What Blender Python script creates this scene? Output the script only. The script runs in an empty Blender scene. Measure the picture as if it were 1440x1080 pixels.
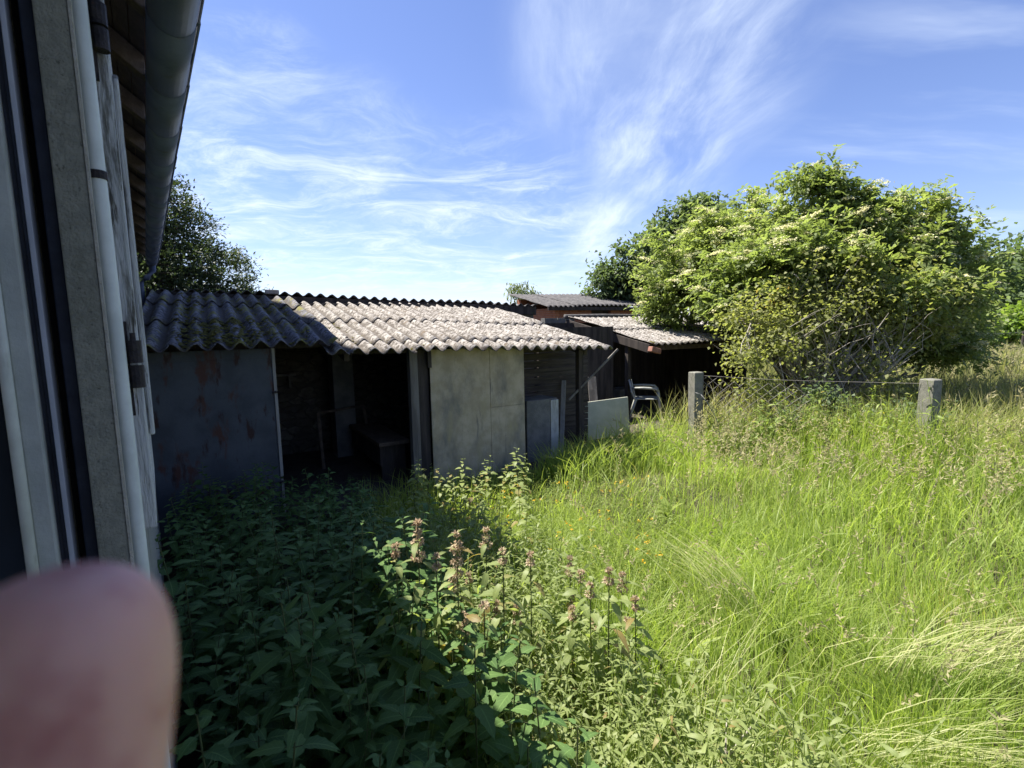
import bpy, bmesh, math, random
import numpy as np
from mathutils import Vector, Matrix
random.seed(7); rng = np.random.default_rng(11)
sc = bpy.context.scene; COL = sc.collection

# ------------------------------------------------------------------ camera
FPX = 690.0; HC = 1.95                      # focal length in pixels of a 1440 wide frame, eye height
PITCH = math.atan(78/690); ROLL = math.radians(1.2)
cF = np.array([0, math.cos(PITCH), -math.sin(PITCH)]); _R0 = np.array([1., 0, 0]); _U0 = np.array([0, math.sin(PITCH), math.cos(PITCH)])
cR = math.cos(ROLL)*_R0 - math.sin(ROLL)*_U0; cU = math.sin(ROLL)*_R0 + math.cos(ROLL)*_U0
cC = np.array([0, 0, HC])
cam = bpy.data.cameras.new('camera'); camo = bpy.data.objects.new('camera', cam); COL.objects.link(camo)
camo.matrix_world = Matrix(((cR[0], cU[0], -cF[0], 0), (cR[1], cU[1], -cF[1], 0), (cR[2], cU[2], -cF[2], HC), (0, 0, 0, 1)))
cam.sensor_width = 36; cam.lens = 36*FPX/1440; cam.clip_start = .004; cam.clip_end = 2000
cam.dof.use_dof = True; cam.dof.focus_distance = 5.5; cam.dof.aperture_fstop = cam.lens/1.3
sc.camera = camo

# ------------------------------------------------------------------ sky, sun, exposure
SUN_AZ = math.radians(-65); SUN_EL = math.radians(61)
sc.view_settings.view_transform = 'Standard'; sc.view_settings.look = 'None'; sc.view_settings.gamma = 1
sc.view_settings.exposure = 1.35
world = bpy.data.worlds.new('World'); sc.world = world; world.use_nodes = True
sl = bpy.data.lights.new('sun', 'SUN'); sl.energy = 5.0; sl.angle = math.radians(.53); sl.color = (1, .94, .84)
so = bpy.data.objects.new('sun', sl); COL.objects.link(so)
sdir = Vector((math.sin(SUN_AZ)*math.cos(SUN_EL), math.cos(SUN_AZ)*math.cos(SUN_EL), math.sin(SUN_EL)))
so.rotation_euler = sdir.to_track_quat('Z', 'Y').to_euler(); so.location = (-20, 10, 30)

def ray(x, y): return cF + cR*(x-720)/FPX + cU*(540-y)/FPX
def at(x, y, Y):
    v = ray(x, y); return cC + v*Y/v[1]
def gnd(x, y, z=0):
    v = ray(x, y); return cC + v*(z-HC)/v[2]

class NT:
    """thin wrapper round a node tree"""
    def __init__(s, tree): s.t = tree; s.n = tree.nodes; s.l = tree.links; s.n.clear()
    def add(s, typ, ins=None, **kw):
        nd = s.n.new(typ)
        for k, v in kw.items(): setattr(nd, k, v)
        for k, v in (ins or {}).items():
            if isinstance(v, bpy.types.NodeSocket): s.l.new(v, nd.inputs[k])
            else: nd.inputs[k].default_value = v
        return nd
    def math(s, op, a, b=0., c=0., clamp=False):
        return s.add('ShaderNodeMath', {0: a, 1: b, 2: c}, operation=op, use_clamp=clamp).outputs[0]
    def sstep(s, v, lo, hi): return s.add('ShaderNodeMapRange', {0: v, 1: lo, 2: hi, 3: 0., 4: 1.}, interpolation_type='SMOOTHSTEP').outputs[0]
    def mix(s, f, a, b, mode='MIX'):
        nd = s.n.new('ShaderNodeMix'); nd.data_type = 'RGBA'; nd.blend_type = mode
        for i, v in ((0, f), (6, a), (7, b)):
            if isinstance(v, bpy.types.NodeSocket): s.l.new(v, nd.inputs[i])
            else: nd.inputs[i].default_value = v if i == 0 else (tuple(v)+(1,))[:4]
        return nd.outputs[2]
    def noise(s, vec, scale, detail=5, rough=.55, dist=0., w=None):
        nd = s.add('ShaderNodeTexNoise', {'Vector': vec, 'Scale': scale, 'Detail': detail, 'Roughness': rough, 'Distortion': dist})
        return nd.outputs[0]
    def mapping(s, vec, scale=(1, 1, 1), loc=(0, 0, 0), rot=(0, 0, 0)):
        return s.add('ShaderNodeMapping', {'Vector': vec, 'Location': loc, 'Rotation': rot, 'Scale': scale}).outputs[0]

def build_world():
    N = NT(world.node_tree)
    tc = N.add('ShaderNodeTexCoord').outputs['Generated']
    sky = N.add('ShaderNodeTexSky', sky_type='NISHITA', sun_disc=False, sun_elevation=SUN_EL, sun_rotation=SUN_AZ % (2*math.pi),
                air_density=1.0, dust_density=.15, ozone_density=2.2)
    s = N.add('ShaderNodeSeparateXYZ', {0: tc})
    zc = N.math('ADD', N.math('MAXIMUM', s.outputs[2], 0), .12)
    plane = N.add('ShaderNodeCombineXYZ', {0: N.math('DIVIDE', s.outputs[0], zc), 1: N.math('DIVIDE', s.outputs[1], zc), 2: 0.}).outputs[0]
    warp = N.add('ShaderNodeTexNoise', {'Vector': plane, 'Scale': 1.1, 'Detail': 3.}).outputs[1]
    wv = N.add('ShaderNodeVectorMath', {0: warp, 1: (.5, .5, .5)}, operation='SUBTRACT').outputs[0]
    wv = N.add('ShaderNodeVectorMath', {0: wv, 3: .85}, operation='SCALE').outputs[0]
    pw = N.add('ShaderNodeVectorMath', {0: plane, 1: wv}, operation='ADD').outputs[0]
    wf = N.add('ShaderNodeVectorMath', {0: wv, 3: .3}, operation='SCALE').outputs[0]
    pf = N.add('ShaderNodeVectorMath', {0: plane, 1: wf}, operation='ADD').outputs[0]
    def blob(px, py, inner, outer):          # soft window of directions round one direction of the sky
        d = ray(px, py); d = d/np.linalg.norm(d)
        dt = N.add('ShaderNodeVectorMath', {0: tc, 1: tuple(d)}, operation='DOT_PRODUCT').outputs['Value']
        return N.sstep(dt, math.cos(math.radians(outer)), math.cos(math.radians(inner)))
    # broad plume running up from the horizon: soft body with feathery streaks in it
    vf = N.mapping(pf, scale=(1.7, .42, 1), rot=(0, 0, math.radians(11)))
    fan = N.sstep(N.noise(vf, 2.2, 10, .64, .25), .36, .84)
    fan2 = N.sstep(N.noise(N.mapping(pw, scale=(.9, .45, 1), rot=(0, 0, math.radians(14)), loc=(3, 1, 0)), 1.6, 6, .6), .28, .80)
    fanm = N.math('MAXIMUM', N.math('MAXIMUM', blob(868, 330, .5, 7), blob(925, 190, 1, 10)), N.math('MULTIPLY', blob(930, 40, 3, 17), .85))
    fan = N.math('MULTIPLY', N.math('ADD', N.math('MULTIPLY', fan, .95), N.math('MULTIPLY', fan2, .42)), N.math('POWER', fanm, 1.3))
    # low web of hooked wisps over the sheds
    vl = N.mapping(pw, scale=(.75, 1.5, 1), rot=(0, 0, math.radians(-52)))
    web = N.sstep(N.noise(vl, 2.2, 11, .70, .45), .40, .80)
    web2 = N.sstep(N.noise(N.mapping(pw, scale=(1.1, .6, 1), rot=(0, 0, math.radians(20)), loc=(5, 2, 0)), 2.4, 9, .66, .3), .42, .84)
    webm = N.math('MAXIMUM', N.math('MAXIMUM', blob(480, 350, 4, 19), blob(690, 350, 3, 15)), N.math('MAXIMUM', N.math('MULTIPLY', blob(370, 130, 1, 8), .6), N.math('MULTIPLY', blob(330, 330, 4, 16), 1.)))
    web = N.math('MULTIPLY', N.math('ADD', N.math('MULTIPLY', web, 1.02), N.math('MULTIPLY', web2, .5)), webm)
    rgt = N.math('MULTIPLY', N.math('MULTIPLY', N.sstep(N.noise(N.mapping(pf, scale=(.35, 1.5, 1), rot=(0, 0, math.radians(-50))), 1.3, 6, .6), .45, .8), blob(1390, 230, 4, 20)), .55)
    low = N.math('MULTIPLY', N.math('SUBTRACT', 1., N.sstep(s.outputs[2], .0, .18)), .07)
    cl = N.math('MINIMUM', N.math('ADD', N.math('ADD', N.math('ADD', fan, web), rgt), low), .93, clamp=True)
    tint = N.mix(1., sky.outputs[0], (.98, .94, 1.16), 'MULTIPLY')
    col = N.mix(cl, tint, (5.9, 6.7, 7.9))
    bg = N.add('ShaderNodeBackground', {'Color': col, 'Strength': .067})
    N.add('ShaderNodeOutputWorld', {'Surface': bg.outputs[0]})
build_world()

# ------------------------------------------------------------------ tagging and mesh helpers
def tag(o, label=None, cat=None, group=None, kind=None):
    if label: o['label'] = label
    if cat: o['category'] = cat
    if group: o['group'] = group
    if kind: o['kind'] = kind
    return o
def empty(name, loc, label=None, cat=None, group=None):
    o = bpy.data.objects.new(name, None); o.location = tuple(float(c) for c in loc); o.empty_display_size = .1
    COL.objects.link(o); return tag(o, label, cat, group)
def origin(parent):
    o = np.zeros(3)
    while parent is not None: o = o + np.array(parent.location); parent = parent.parent
    return o
def np_mesh(name, V, faces, mat, parent=None, attrs=None, smooth=False, loc=None):
    """faces: list of (n,k) int arrays"""
    V = np.asarray(V, float); base = origin(parent) if loc is None else origin(parent)+np.array(loc)
    me = bpy.data.meshes.new(name); V = V - base
    me.vertices.add(len(V)); me.vertices.foreach_set('co', V.astype(np.float32).ravel())
    fl = [np.asarray(f, np.int32) for f in faces if len(f)]
    lv = np.concatenate([f.ravel() for f in fl]); cnt = np.concatenate([np.full(len(f), f.shape[1]) for f in fl])
    me.loops.add(len(lv)); me.loops.foreach_set('vertex_index', lv)
    st = np.concatenate([[0], np.cumsum(cnt)[:-1]]).astype(np.int32)
    me.polygons.add(len(cnt)); me.polygons.foreach_set('loop_start', st)
    if smooth: me.polygons.foreach_set('use_smooth', np.ones(len(cnt), bool))
    me.update(calc_edges=True)
    for k, a in (attrs or {}).items():
        at_ = me.attributes.new(k, 'FLOAT_VECTOR', 'POINT'); at_.data.foreach_set('vector', np.asarray(a, np.float32).ravel())
    if mat: me.materials.append(mat)
    o = bpy.data.objects.new(name, me); COL.objects.link(o)
    if loc is not None: o.location = loc
    if parent: o.parent = parent
    return o
ident = lambda a, b, c: (a, b, c)
class MB:
    def __init__(s, fr=ident): s.v = []; s.f = []; s.fr = fr
    def pts(s, P): i = len(s.v); s.v += [tuple(s.fr(*p)) for p in P]; return i
    def box(s, a0, a1, b0, b1, c0, c1, jit=0.):
        P = [(a, b, c) for c in (c0, c1) for a, b in ((a0, b0), (a1, b0), (a1, b1), (a0, b1))]
        if jit: P = [tuple(q+random.uniform(-jit, jit) for q in p) for p in P]
        i = s.pts(P)
        s.f += [tuple(i+k for k in q) for q in ((3, 2, 1, 0), (4, 5, 6, 7), (0, 1, 5, 4), (1, 2, 6, 5), (2, 3, 7, 6), (3, 0, 4, 7))]
        return s
    def bar(s, p, q, w, h, up=(0, 0, 1)):
        """rectangular bar from p to q (frame coords)"""
        p = np.array(s.fr(*p)); q = np.array(s.fr(*q)); d = (q-p)/np.linalg.norm(q-p)
        x = np.cross(d, up); x /= np.linalg.norm(x); y = np.cross(x, d); i = len(s.v)
        for c in (p, q):
            for a, b in ((-1, -1), (1, -1), (1, 1), (-1, 1)): s.v.append(tuple(c + x*a*w/2 + y*b*h/2))
        s.f += [tuple(i+k for k in t) for t in ((3, 2, 1, 0), (4, 5, 6, 7), (0, 1, 5, 4), (1, 2, 6, 5), (2, 3, 7, 6), (3, 0, 4, 7))]
        return s
    def tube(s, P, r, n=8, cap=True):
        P = [np.array(s.fr(*p), float) for p in P]; r = [r]*len(P) if np.isscalar(r) else list(r); i0 = len(s.v)
        for k, p in enumerate(P):
            d = P[min(k+1, len(P)-1)]-P[max(k-1, 0)]; d = d/(np.linalg.norm(d)+1e-9)
            ref = np.array([0, 0, 1.]) if abs(d[2]) < .9 else np.array([1., 0, 0])
            x = np.cross(d, ref); x /= np.linalg.norm(x); y = np.cross(d, x)
            for j in range(n):
                a = 2*math.pi*j/n; s.v.append(tuple(p + (x*math.cos(a)+y*math.sin(a))*r[k]))
        for k in range(len(P)-1):
            for j in range(n):
                a = i0+k*n+j; b = i0+k*n+(j+1) % n; s.f.append((a, b, b+n, a+n))
        if cap: s.f.append(tuple(range(i0, i0+n))[::-1]); s.f.append(tuple(range(len(s.v)-n, len(s.v))))
        return s
    def face(s, P): i = s.pts(P); s.f.append(tuple(range(i, i+len(P)))); return s
    def prism(s, P, b0, b1):
        """polygon P of (a,c), swept along b"""
        n = len(P); i = s.pts([(a, b0, c) for a, c in P]+[(a, b1, c) for a, c in P])
        s.f.append(tuple(range(i, i+n))); s.f.append(tuple(range(i+n, i+2*n))[::-1])
        for k in range(n): j = (k+1) % n; s.f.append((i+j, i+k, i+n+k, i+n+j))
        return s
    def build(s, name, mat, parent=None, bevel=0, smooth=False, loc=None):
        base = origin(parent) if loc is None else origin(parent)+np.array(loc)
        me = bpy.data.meshes.new(name); me.from_pydata([tuple(np.array(v)-base) for v in s.v], [], s.f); me.update()
        bm = bmesh.new(); bm.from_mesh(me); bmesh.ops.recalc_face_normals(bm, faces=bm.faces); bm.to_mesh(me); bm.free()
        if smooth:
            for p in me.polygons: p.use_smooth = True
        me.materials.append(mat); o = bpy.data.objects.new(name, me); COL.objects.link(o)
        if loc is not None: o.location = loc
        if parent: o.parent = parent
        if bevel:
            b = o.modifiers.new('bevel', 'BEVEL'); b.width = bevel; b.segments = 2; b.limit_method = 'ANGLE'; b.angle_limit = math.radians(40)
        return o

# ------------------------------------------------------------------ materials
def surf(name, c1, c2, scale=8, rough=.8, bump=.3, bscale=None, stretch=(1, 1, 1), layers=(), spec=.3, dist=.02, lo=.35, hi=.65):
    """noise mix of two colours + layers (colour, scale, lo, hi, stretch) + bump"""
    m = bpy.data.materials.new(name); m.use_nodes = True; N = NT(m.node_tree)
    tc = N.add('ShaderNodeTexCoord').outputs['Object']; v = N.mapping(tc, scale=stretch)
    col = N.mix(N.sstep(N.noise(v, scale, 8, .62), lo, hi), c1, c2)
    hb = N.noise(v, bscale or scale*4, 8, .65)
    for i, (c, s_, lo_, hi_, st) in enumerate(layers):
        k = N.sstep(N.noise(N.mapping(tc, scale=st, loc=(3.1*i+1, 1.7*i, 5.3*i)), s_, 7, .62), lo_, hi_)
        col = N.mix(k, col, c)
    b = N.add('ShaderNodeBump', {'Height': hb, 'Strength': bump, 'Distance': dist})
    p = N.add('ShaderNodeBsdfPrincipled', {'Base Color': col, 'Roughness': rough, 'Specular IOR Level': spec, 'Normal': b.outputs[0]})
    N.add('ShaderNodeOutputMaterial', {'Surface': p.outputs[0]}); return m
def leafmat(name, c1, c2, trans=.45, tcol=None, rough=.5, tip=None, vein=0., spec=.35, old=None):
    """lf attribute = (across, along, random per leaf)"""
    m = bpy.data.materials.new(name); m.use_nodes = True; N = NT(m.node_tree)
    a = N.add('ShaderNodeSeparateXYZ', {0: N.add('ShaderNodeAttribute', attribute_name='lf').outputs['Vector']})
    rnd = a.outputs[2]
    col = N.mix(rnd, c1, c2)
    if old: col = N.mix(N.sstep(rnd, .86, .97), col, old)
    if tip: col = N.mix(N.sstep(a.outputs[1], .45, 1.1), col, tip)
    if vein:
        ab = N.math('ABSOLUTE', a.outputs[0])
        rib = N.math('SUBTRACT', 1., N.sstep(ab, .0, .12))
        w = N.math('ABSOLUTE', N.math('SINE', N.math('MULTIPLY', N.math('SUBTRACT', a.outputs[1], N.math('MULTIPLY', ab, .22)), 26.)))
        side = N.math('SUBTRACT', 1., N.sstep(w, .0, .35))
        k = N.math('MAXIMUM', rib, N.math('MULTIPLY', side, .45))
        col = N.mix(N.math('MULTIPLY', k, vein), col, tuple(min(1, c*1.7+.015) for c in c2))
    gpos = N.add('ShaderNodeNewGeometry').outputs['Position']
    col = N.mix(1., col, N.mix(N.noise(gpos, 1.3, 3), (.7, .74, .7), (1.28, 1.24, 1.2)), 'MULTIPLY')
    p = N.add('ShaderNodeBsdfPrincipled', {'Base Color': col, 'Roughness': rough, 'Specular IOR Level': spec})
    t = N.add('ShaderNodeBsdfTranslucent', {'Color': N.mix(1., col, tcol or (1.5, 1.55, .8), 'MULTIPLY')})
    mx = N.add('ShaderNodeMixShader', {0: trans, 1: p.outputs[0], 2: t.outputs[0]})
    N.add('ShaderNodeOutputMaterial', {'Surface': mx.outputs[0]}); return m
V_ = (1, 1, .12)
M = {}
M['render'] = surf('weathered_render', (.38, .385, .33), (.48, .485, .41), 60, .95, .9, 220, layers=[((.24, .25, .19), 9, .50, .75, (1, 1, .5)), ((.20, .205, .17), 130, .60, .70, (1, 1, 1))])
M['mortar'] = surf('pale_mortar', (.42, .41, .36), (.55, .53, .47), 40, .95, .6)
M['whitewood'] = surf('flaking_white_paint', (.62, .64, .65), (.80, .82, .83), 60, .75, 1., 120, V_, layers=[((.15, .145, .13), 90, .56, .62, (1, 1, .08)), ((.28, .28, .26), 40, .52, .62, (1, 1, .15))])
M['conduit'] = surf('grey_white_plastic', (.56, .60, .59), (.68, .72, .71), 14, .5, .1, layers=[((.33, .34, .31), 30, .6, .8, (1, 1, .3))])
M['frame'] = surf('painted_window_frame', (.38, .40, .375), (.46, .48, .45), 12, .6, .2, layers=[((.15, .155, .14), 20, .55, .75, V_)])
M['palestrip'] = surf('aluminium_strip', (.34, .36, .42), (.42, .44, .50), 10, .45, .1)
M['blackgap'] = surf('gap_shade', (.006, .007, .010), (.012, .013, .018), 10, .7, .2)
M['darkpaint'] = surf('dark_blue_paint', (.016, .02, .034), (.03, .036, .055), 14, .5, .2)
M['iron'] = surf('dark_iron', (.018, .016, .02), (.05, .04, .04), 30, .6, .4, layers=[((.12, .06, .035), 60, .62, .75, (1, 1, 1))])
M['rafter'] = surf('old_timber', (.085, .064, .05), (.15, .115, .085), 12, .85, .5, 40, (1, 1, 1))
M['soffit'] = surf('dark_soffit_boards', (.045, .038, .036), (.075, .06, .055), 9, .9, .4)
M['gutter'] = surf('zinc_gutter', (.10, .125, .205), (.135, .165, .26), 6, .55, .12, 20, layers=[((.09, .09, .10), 14, .58, .75, (1, 1, 1))], spec=.35)
M['tile'] = surf('roof_tiles', (.16, .10, .075), (.24, .15, .11), 7, .9, .5)
def roofmat(name, c1, c2, moss, mossk, dark):
    m_ = surf(name, c1, c2, 5, .92, .8, 70, dist=.006,
        layers=[(dark, 23, .47, .57, (1, 1, 1)), ((.10, .085, .065), 9, .60, .74, (1, 1, 1)), (moss, 5, mossk, mossk+.1, (1, 1, 1)), ((.62, .60, .56), 26, .66, .74, (1, 1, 1))])
    nt = m_.node_tree; N = NT.__new__(NT); N.t = nt; N.n = nt.nodes; N.l = nt.links       # trough dirt, darkened further to paint in weak corrugation shade
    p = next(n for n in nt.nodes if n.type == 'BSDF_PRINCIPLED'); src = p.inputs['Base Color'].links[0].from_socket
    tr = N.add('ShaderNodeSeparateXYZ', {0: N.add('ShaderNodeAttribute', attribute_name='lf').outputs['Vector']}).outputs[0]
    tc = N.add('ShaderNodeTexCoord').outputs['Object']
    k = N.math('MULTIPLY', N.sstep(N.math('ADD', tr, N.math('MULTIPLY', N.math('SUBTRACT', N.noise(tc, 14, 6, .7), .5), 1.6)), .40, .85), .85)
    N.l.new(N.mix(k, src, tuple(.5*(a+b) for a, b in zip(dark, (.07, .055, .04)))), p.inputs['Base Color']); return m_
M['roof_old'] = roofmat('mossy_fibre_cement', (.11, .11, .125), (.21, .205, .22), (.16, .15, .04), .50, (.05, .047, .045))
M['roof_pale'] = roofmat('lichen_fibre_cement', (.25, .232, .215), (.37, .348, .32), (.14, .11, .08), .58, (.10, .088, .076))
M['roof_dark'] = surf('dark_fibre_cement', (.07, .068, .07), (.12, .115, .115), 8, .9, .6, layers=[((.22, .20, .18), 30, .6, .75, (1, 1, 1))])
M['moss'] = surf('moss', (.085, .08, .025), (.21, .19, .05), 30, 1, 1, 150, layers=[((.075, .055, .035), 14, .55, .7, (1, 1, 1))], spec=.1)
M['bluemetal'] = surf('blue_grey_sheet_metal', (.048, .056, .068), (.074, .085, .100), 3, .62, .15, 40, layers=[((.075, .036, .028), 5.5, .54, .64, (1, 1, .42)), ((.04, .020, .018), 9, .56, .66, (1, 1, .3)), ((.19, .21, .24), 6, .68, .8, (1, 1, .3))])
M['paleedge'] = surf('weathered_batten', (.24, .235, .22), (.33, .32, .30), 20, .85, .4, 60, V_)
M['panel'] = surf('cement_panel', (.40, .335, .225), (.51, .435, .315), 6, .92, .35, 120, layers=[((.22, .205, .165), 3.2, .44, .70, (1, 1, .5)), ((.19, .18, .15), 16, .58, .78, (1, 1, .15)), ((.13, .125, .105), 60, .64, .72, (1, 1, .5)), ((.40, .34, .20), 4, .55, .76, (1, 1, .3))])
M['greywood'] = surf('grey_weathered_timber', (.11, .10, .09), (.20, .185, .165), 10, .9, .5, 50, V_)
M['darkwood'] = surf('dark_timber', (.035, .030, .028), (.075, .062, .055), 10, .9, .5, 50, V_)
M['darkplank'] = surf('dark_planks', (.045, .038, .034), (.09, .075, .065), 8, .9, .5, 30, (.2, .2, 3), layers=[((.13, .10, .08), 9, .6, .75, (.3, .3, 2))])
M['blockwall'] = surf('grey_block_wall', (.13, .13, .125), (.20, .195, .185), 5, .95, .5, 60)
def stonemat():
    m = bpy.data.materials.new('rubble_stone'); m.use_nodes = True; N = NT(m.node_tree)
    tc = N.mapping(N.add('ShaderNodeTexCoord').outputs['Object'], scale=(1, 1, 1.7))
    w = N.add('ShaderNodeVectorMath', {0: tc, 1: N.add('ShaderNodeVectorMath', {0: N.add('ShaderNodeTexNoise', {'Vector': tc, 'Scale': 4.}).outputs[1], 3: .25}, operation='SCALE').outputs[0]}, operation='ADD').outputs[0]
    vo = N.add('ShaderNodeTexVoronoi', {'Vector': w, 'Scale': 4.2}, feature='DISTANCE_TO_EDGE').outputs[0]
    vc = N.add('ShaderNodeTexVoronoi', {'Vector': w, 'Scale': 4.2}).outputs[1]
    g = N.math('MULTIPLY', N.add('ShaderNodeSeparateXYZ', {0: vc}).outputs[0], 1.)
    c = N.mix(g, (.085, .075, .062), (.15, .135, .11)); c = N.mix(N.sstep(N.noise(tc, 9, 6), .35, .7), c, (.07, .06, .05)); k = N.sstep(vo, .01, .10); c = N.mix(k, (.075, .068, .057), c)
    h = N.math('ADD', k, N.math('MULTIPLY', N.noise(tc, 30, 6), .4))
    b = N.add('ShaderNodeBump', {'Height': h, 'Strength': .8, 'Distance': .03})
    p = N.add('ShaderNodeBsdfPrincipled', {'Base Color': c, 'Roughness': .95, 'Normal': b.outputs[0]})
    N.add('ShaderNodeOutputMaterial', {'Surface': p.outputs[0]}); return m
M['stone'] = stonemat()
def brickmat():
    m = bpy.data.materials.new('orange_brick'); m.use_nodes = True; N = NT(m.node_tree)
    tc = N.add('ShaderNodeTexCoord').outputs['Object']; s = N.add('ShaderNodeSeparateXYZ', {0: tc})
    v = N.add('ShaderNodeCombineXYZ', {0: N.math('ADD', N.math('MULTIPLY', s.outputs[0], .85), N.math('MULTIPLY', s.outputs[1], .52)), 1: s.outputs[2], 2: 0.}).outputs[0]
    b = N.add('ShaderNodeTexBrick', {'Vector': v, 'Color1': (.42, .15, .07, 1), 'Color2': (.34, .11, .05, 1), 'Mortar': (.30, .26, .22, 1), 'Scale': 4.5, 'Mortar Size': .02})
    c = N.mix(N.sstep(N.noise(tc, 7), .4, .75), b.outputs[0], (.25, .10, .06))
    p = N.add('ShaderNodeBsdfPrincipled', {'Base Color': c, 'Roughness': .9}); N.add('ShaderNodeOutputMaterial', {'Surface': p.outputs[0]}); return m
M['brick'] = brickmat()
M['concrete'] = surf('old_concrete_post', (.15, .15, .125), (.22, .215, .185), 14, .92, .4, 90, layers=[((.22, .225, .17), 10, .55, .72, (1, 1, .4))])
M['wire'] = surf('rusty_wire', (.17, .155, .14), (.26, .245, .23), 30, .6, .1)
M['cream'] = surf('cream_board', (.40, .41, .33), (.48, .485, .40), 5, .6, .1, layers=[((.30, .30, .23), 6, .6, .75, (1, 1, .5))])
M['skylit_white'] = surf('dirty_white_skylit', (.36, .365, .36), (.48, .485, .475), 6, .55, .1, layers=[((.25, .245, .22), 7, .58, .72, (1, 1, .3))])
M['plastic'] = surf('dirty_white_plastic', (.30, .31, .29), (.40, .41, .38), 9, .5, .1, layers=[((.33, .33, .29), 14, .58, .75, (1, 1, .6))])
M['terracotta'] = surf('terracotta', (.30, .15, .11), (.40, .21, .16), 12, .85, .3)
M['soil'] = surf('soil', (.035, .036, .018), (.07, .068, .032), 3, 1, .8, 20, dist=.05, layers=[((.11, .115, .04), 1.2, .5, .65, (1, 1, 1))])
M['shedfloor'] = surf('earth_floor', (.05, .042, .035), (.085, .07, .058), 4, 1, .6, 25)
M['bark'] = surf('bark', (.11, .095, .075), (.19, .165, .135), 8, .95, .7, 30, V_)
M['palebark'] = surf('pale_twigs', (.24, .215, .18), (.37, .34, .29), 10, .9, .4, 30)
M['darkbark'] = surf('dark_bark', (.05, .042, .034), (.09, .075, .06), 8, .95, .7, 30)
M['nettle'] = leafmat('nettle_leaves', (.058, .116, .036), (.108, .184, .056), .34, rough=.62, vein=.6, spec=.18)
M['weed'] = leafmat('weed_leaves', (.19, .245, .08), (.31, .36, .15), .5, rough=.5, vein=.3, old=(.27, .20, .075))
M['spike'] = leafmat('faded_flower_whorls', (.42, .34, .24), (.62, .53, .39), .4, (1.1, .95, .9), rough=.8)
M['stem'] = leafmat('green_stems', (.07, .10, .035), (.12, .13, .05), .1, rough=.6)
M['grass'] = leafmat('grass_blades', (.24, .33, .085), (.37, .46, .155), .56, (1.45, 1.5, .7), rough=.42, tip=(.36, .42, .11), spec=.3, old=(.42, .37, .17))
M['fieldgrass'] = leafmat('field_grass', (.21, .26, .09), (.32, .35, .145), .48, (1.35, 1.35, .8), rough=.6, tip=(.36, .33, .17), old=(.42, .36, .2))
M['seed'] = leafmat('grass_seed_heads', (.36, .34, .19), (.50, .46, .28), .5, (1.1, 1.05, .9), rough=.7)
M['straw'] = leafmat('flattened_straw', (.29, .32, .13), (.42, .43, .21), .35, (1.2, 1.2, .8), rough=.45)
M['cover'] = leafmat('ground_cover_leaves', (.18, .26, .06), (.29, .35, .10), .46, rough=.5, old=(.45, .36, .06))
M['yellow'] = leafmat('yellow_petals', (.60, .36, .02), (.75, .50, .03), .3, (1.1, 1.05, .8))
M['elder'] = leafmat('elder_leaves', (.165, .215, .08), (.27, .325, .135), .52, rough=.5)
M['umbel'] = leafmat('cream_umbels', (.74, .71, .46), (.85, .82, .62), .35, (1.1, 1.1, .9), rough=.8)
M['rose'] = leafmat('yellowing_shrub_leaves', (.185, .215, .08), (.30, .31, .13), .52, rough=.55, old=(.42, .23, .08))
M['walnut'] = leafmat('dark_tree_leaves', (.075, .11, .055), (.14, .19, .095), .45, rough=.5)
M['conifer'] = leafmat('conifer_sprays', (.032, .052, .030), (.07, .098, .048), .25, rough=.6)
M['fartree'] = leafmat('distant_leaves', (.09, .14, .06), (.16, .21, .09), .42, rough=.6)
M['brightbush'] = leafmat('bright_bush_leaves', (.13, .21, .04), (.21, .29, .06), .45, rough=.6)
M['birch'] = leafmat('pale_tree_leaves', (.14, .18, .09), (.22, .26, .14), .45, rough=.6)
def skinmat():
    m = bpy.data.materials.new('skin'); m.use_nodes = True; N = NT(m.node_tree)
    tc = N.add('ShaderNodeTexCoord').outputs['Object']
    c = N.mix(N.sstep(N.noise(tc, 95, 5), .38, .66), (.72, .41, .32), (.46, .17, .15))
    b = N.add('ShaderNodeBump', {'Height': N.noise(tc, 900, 3), 'Strength': .15, 'Distance': .0005})
    p = N.add('ShaderNodeBsdfPrincipled', {'Base Color': c, 'Roughness': .5, 'Subsurface Weight': .45, 'Subsurface Radius': (.009, .003, .0015), 'Subsurface Scale': 1., 'Normal': b.outputs[0]})
    N.add('ShaderNodeOutputMaterial', {'Surface': p.outputs[0]}); return m
M['skin'] = skinmat()
def glassmat():
    m = bpy.data.materials.new('window_glass'); m.use_nodes = True; N = NT(m.node_tree)
    p = N.add('ShaderNodeBsdfPrincipled', {'Base Color': (.02, .025, .035, 1), 'Roughness': .06, 'Specular IOR Level': .6})
    N.add('ShaderNodeOutputMaterial', {'Surface': p.outputs[0]}); return m
M['glass'] = glassmat()

# ------------------------------------------------------------------ frames of the two buildings
GA = math.radians(-36.5); hg = np.array([math.sin(GA), math.cos(GA), 0]); hm = np.array([math.cos(GA), -math.sin(GA), 0])
HF = lambda a, q, z: tuple(hg*a + hm*q + np.array([0, 0, z]))            # house: a along the wall, q out of the wall
TH = math.radians(31.5); se = np.array([math.cos(TH), math.sin(TH), 0]); sn = np.array([-math.sin(TH), math.cos(TH), 0])
SF = lambda s, t, z: tuple(se*s + sn*(5.28+t) + np.array([0, 0, z]))     # sheds: s along the eave, t back from it
def S(x, y, t=0.):
    v = ray(x, y); k = (5.28+t)/(v@sn); p = cC+v*k; return float(p@se), float(p[2])
def A(x, y, a):
    v = ray(x, y); k = a/(v@hg); p = cC+v*k; return float(p@hm), float(p[2])
def Qp(x, y, q):
    v = ray(x, y); k = q/(v@hm); p = cC+v*k; return float(p@hg), float(p[2])

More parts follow.
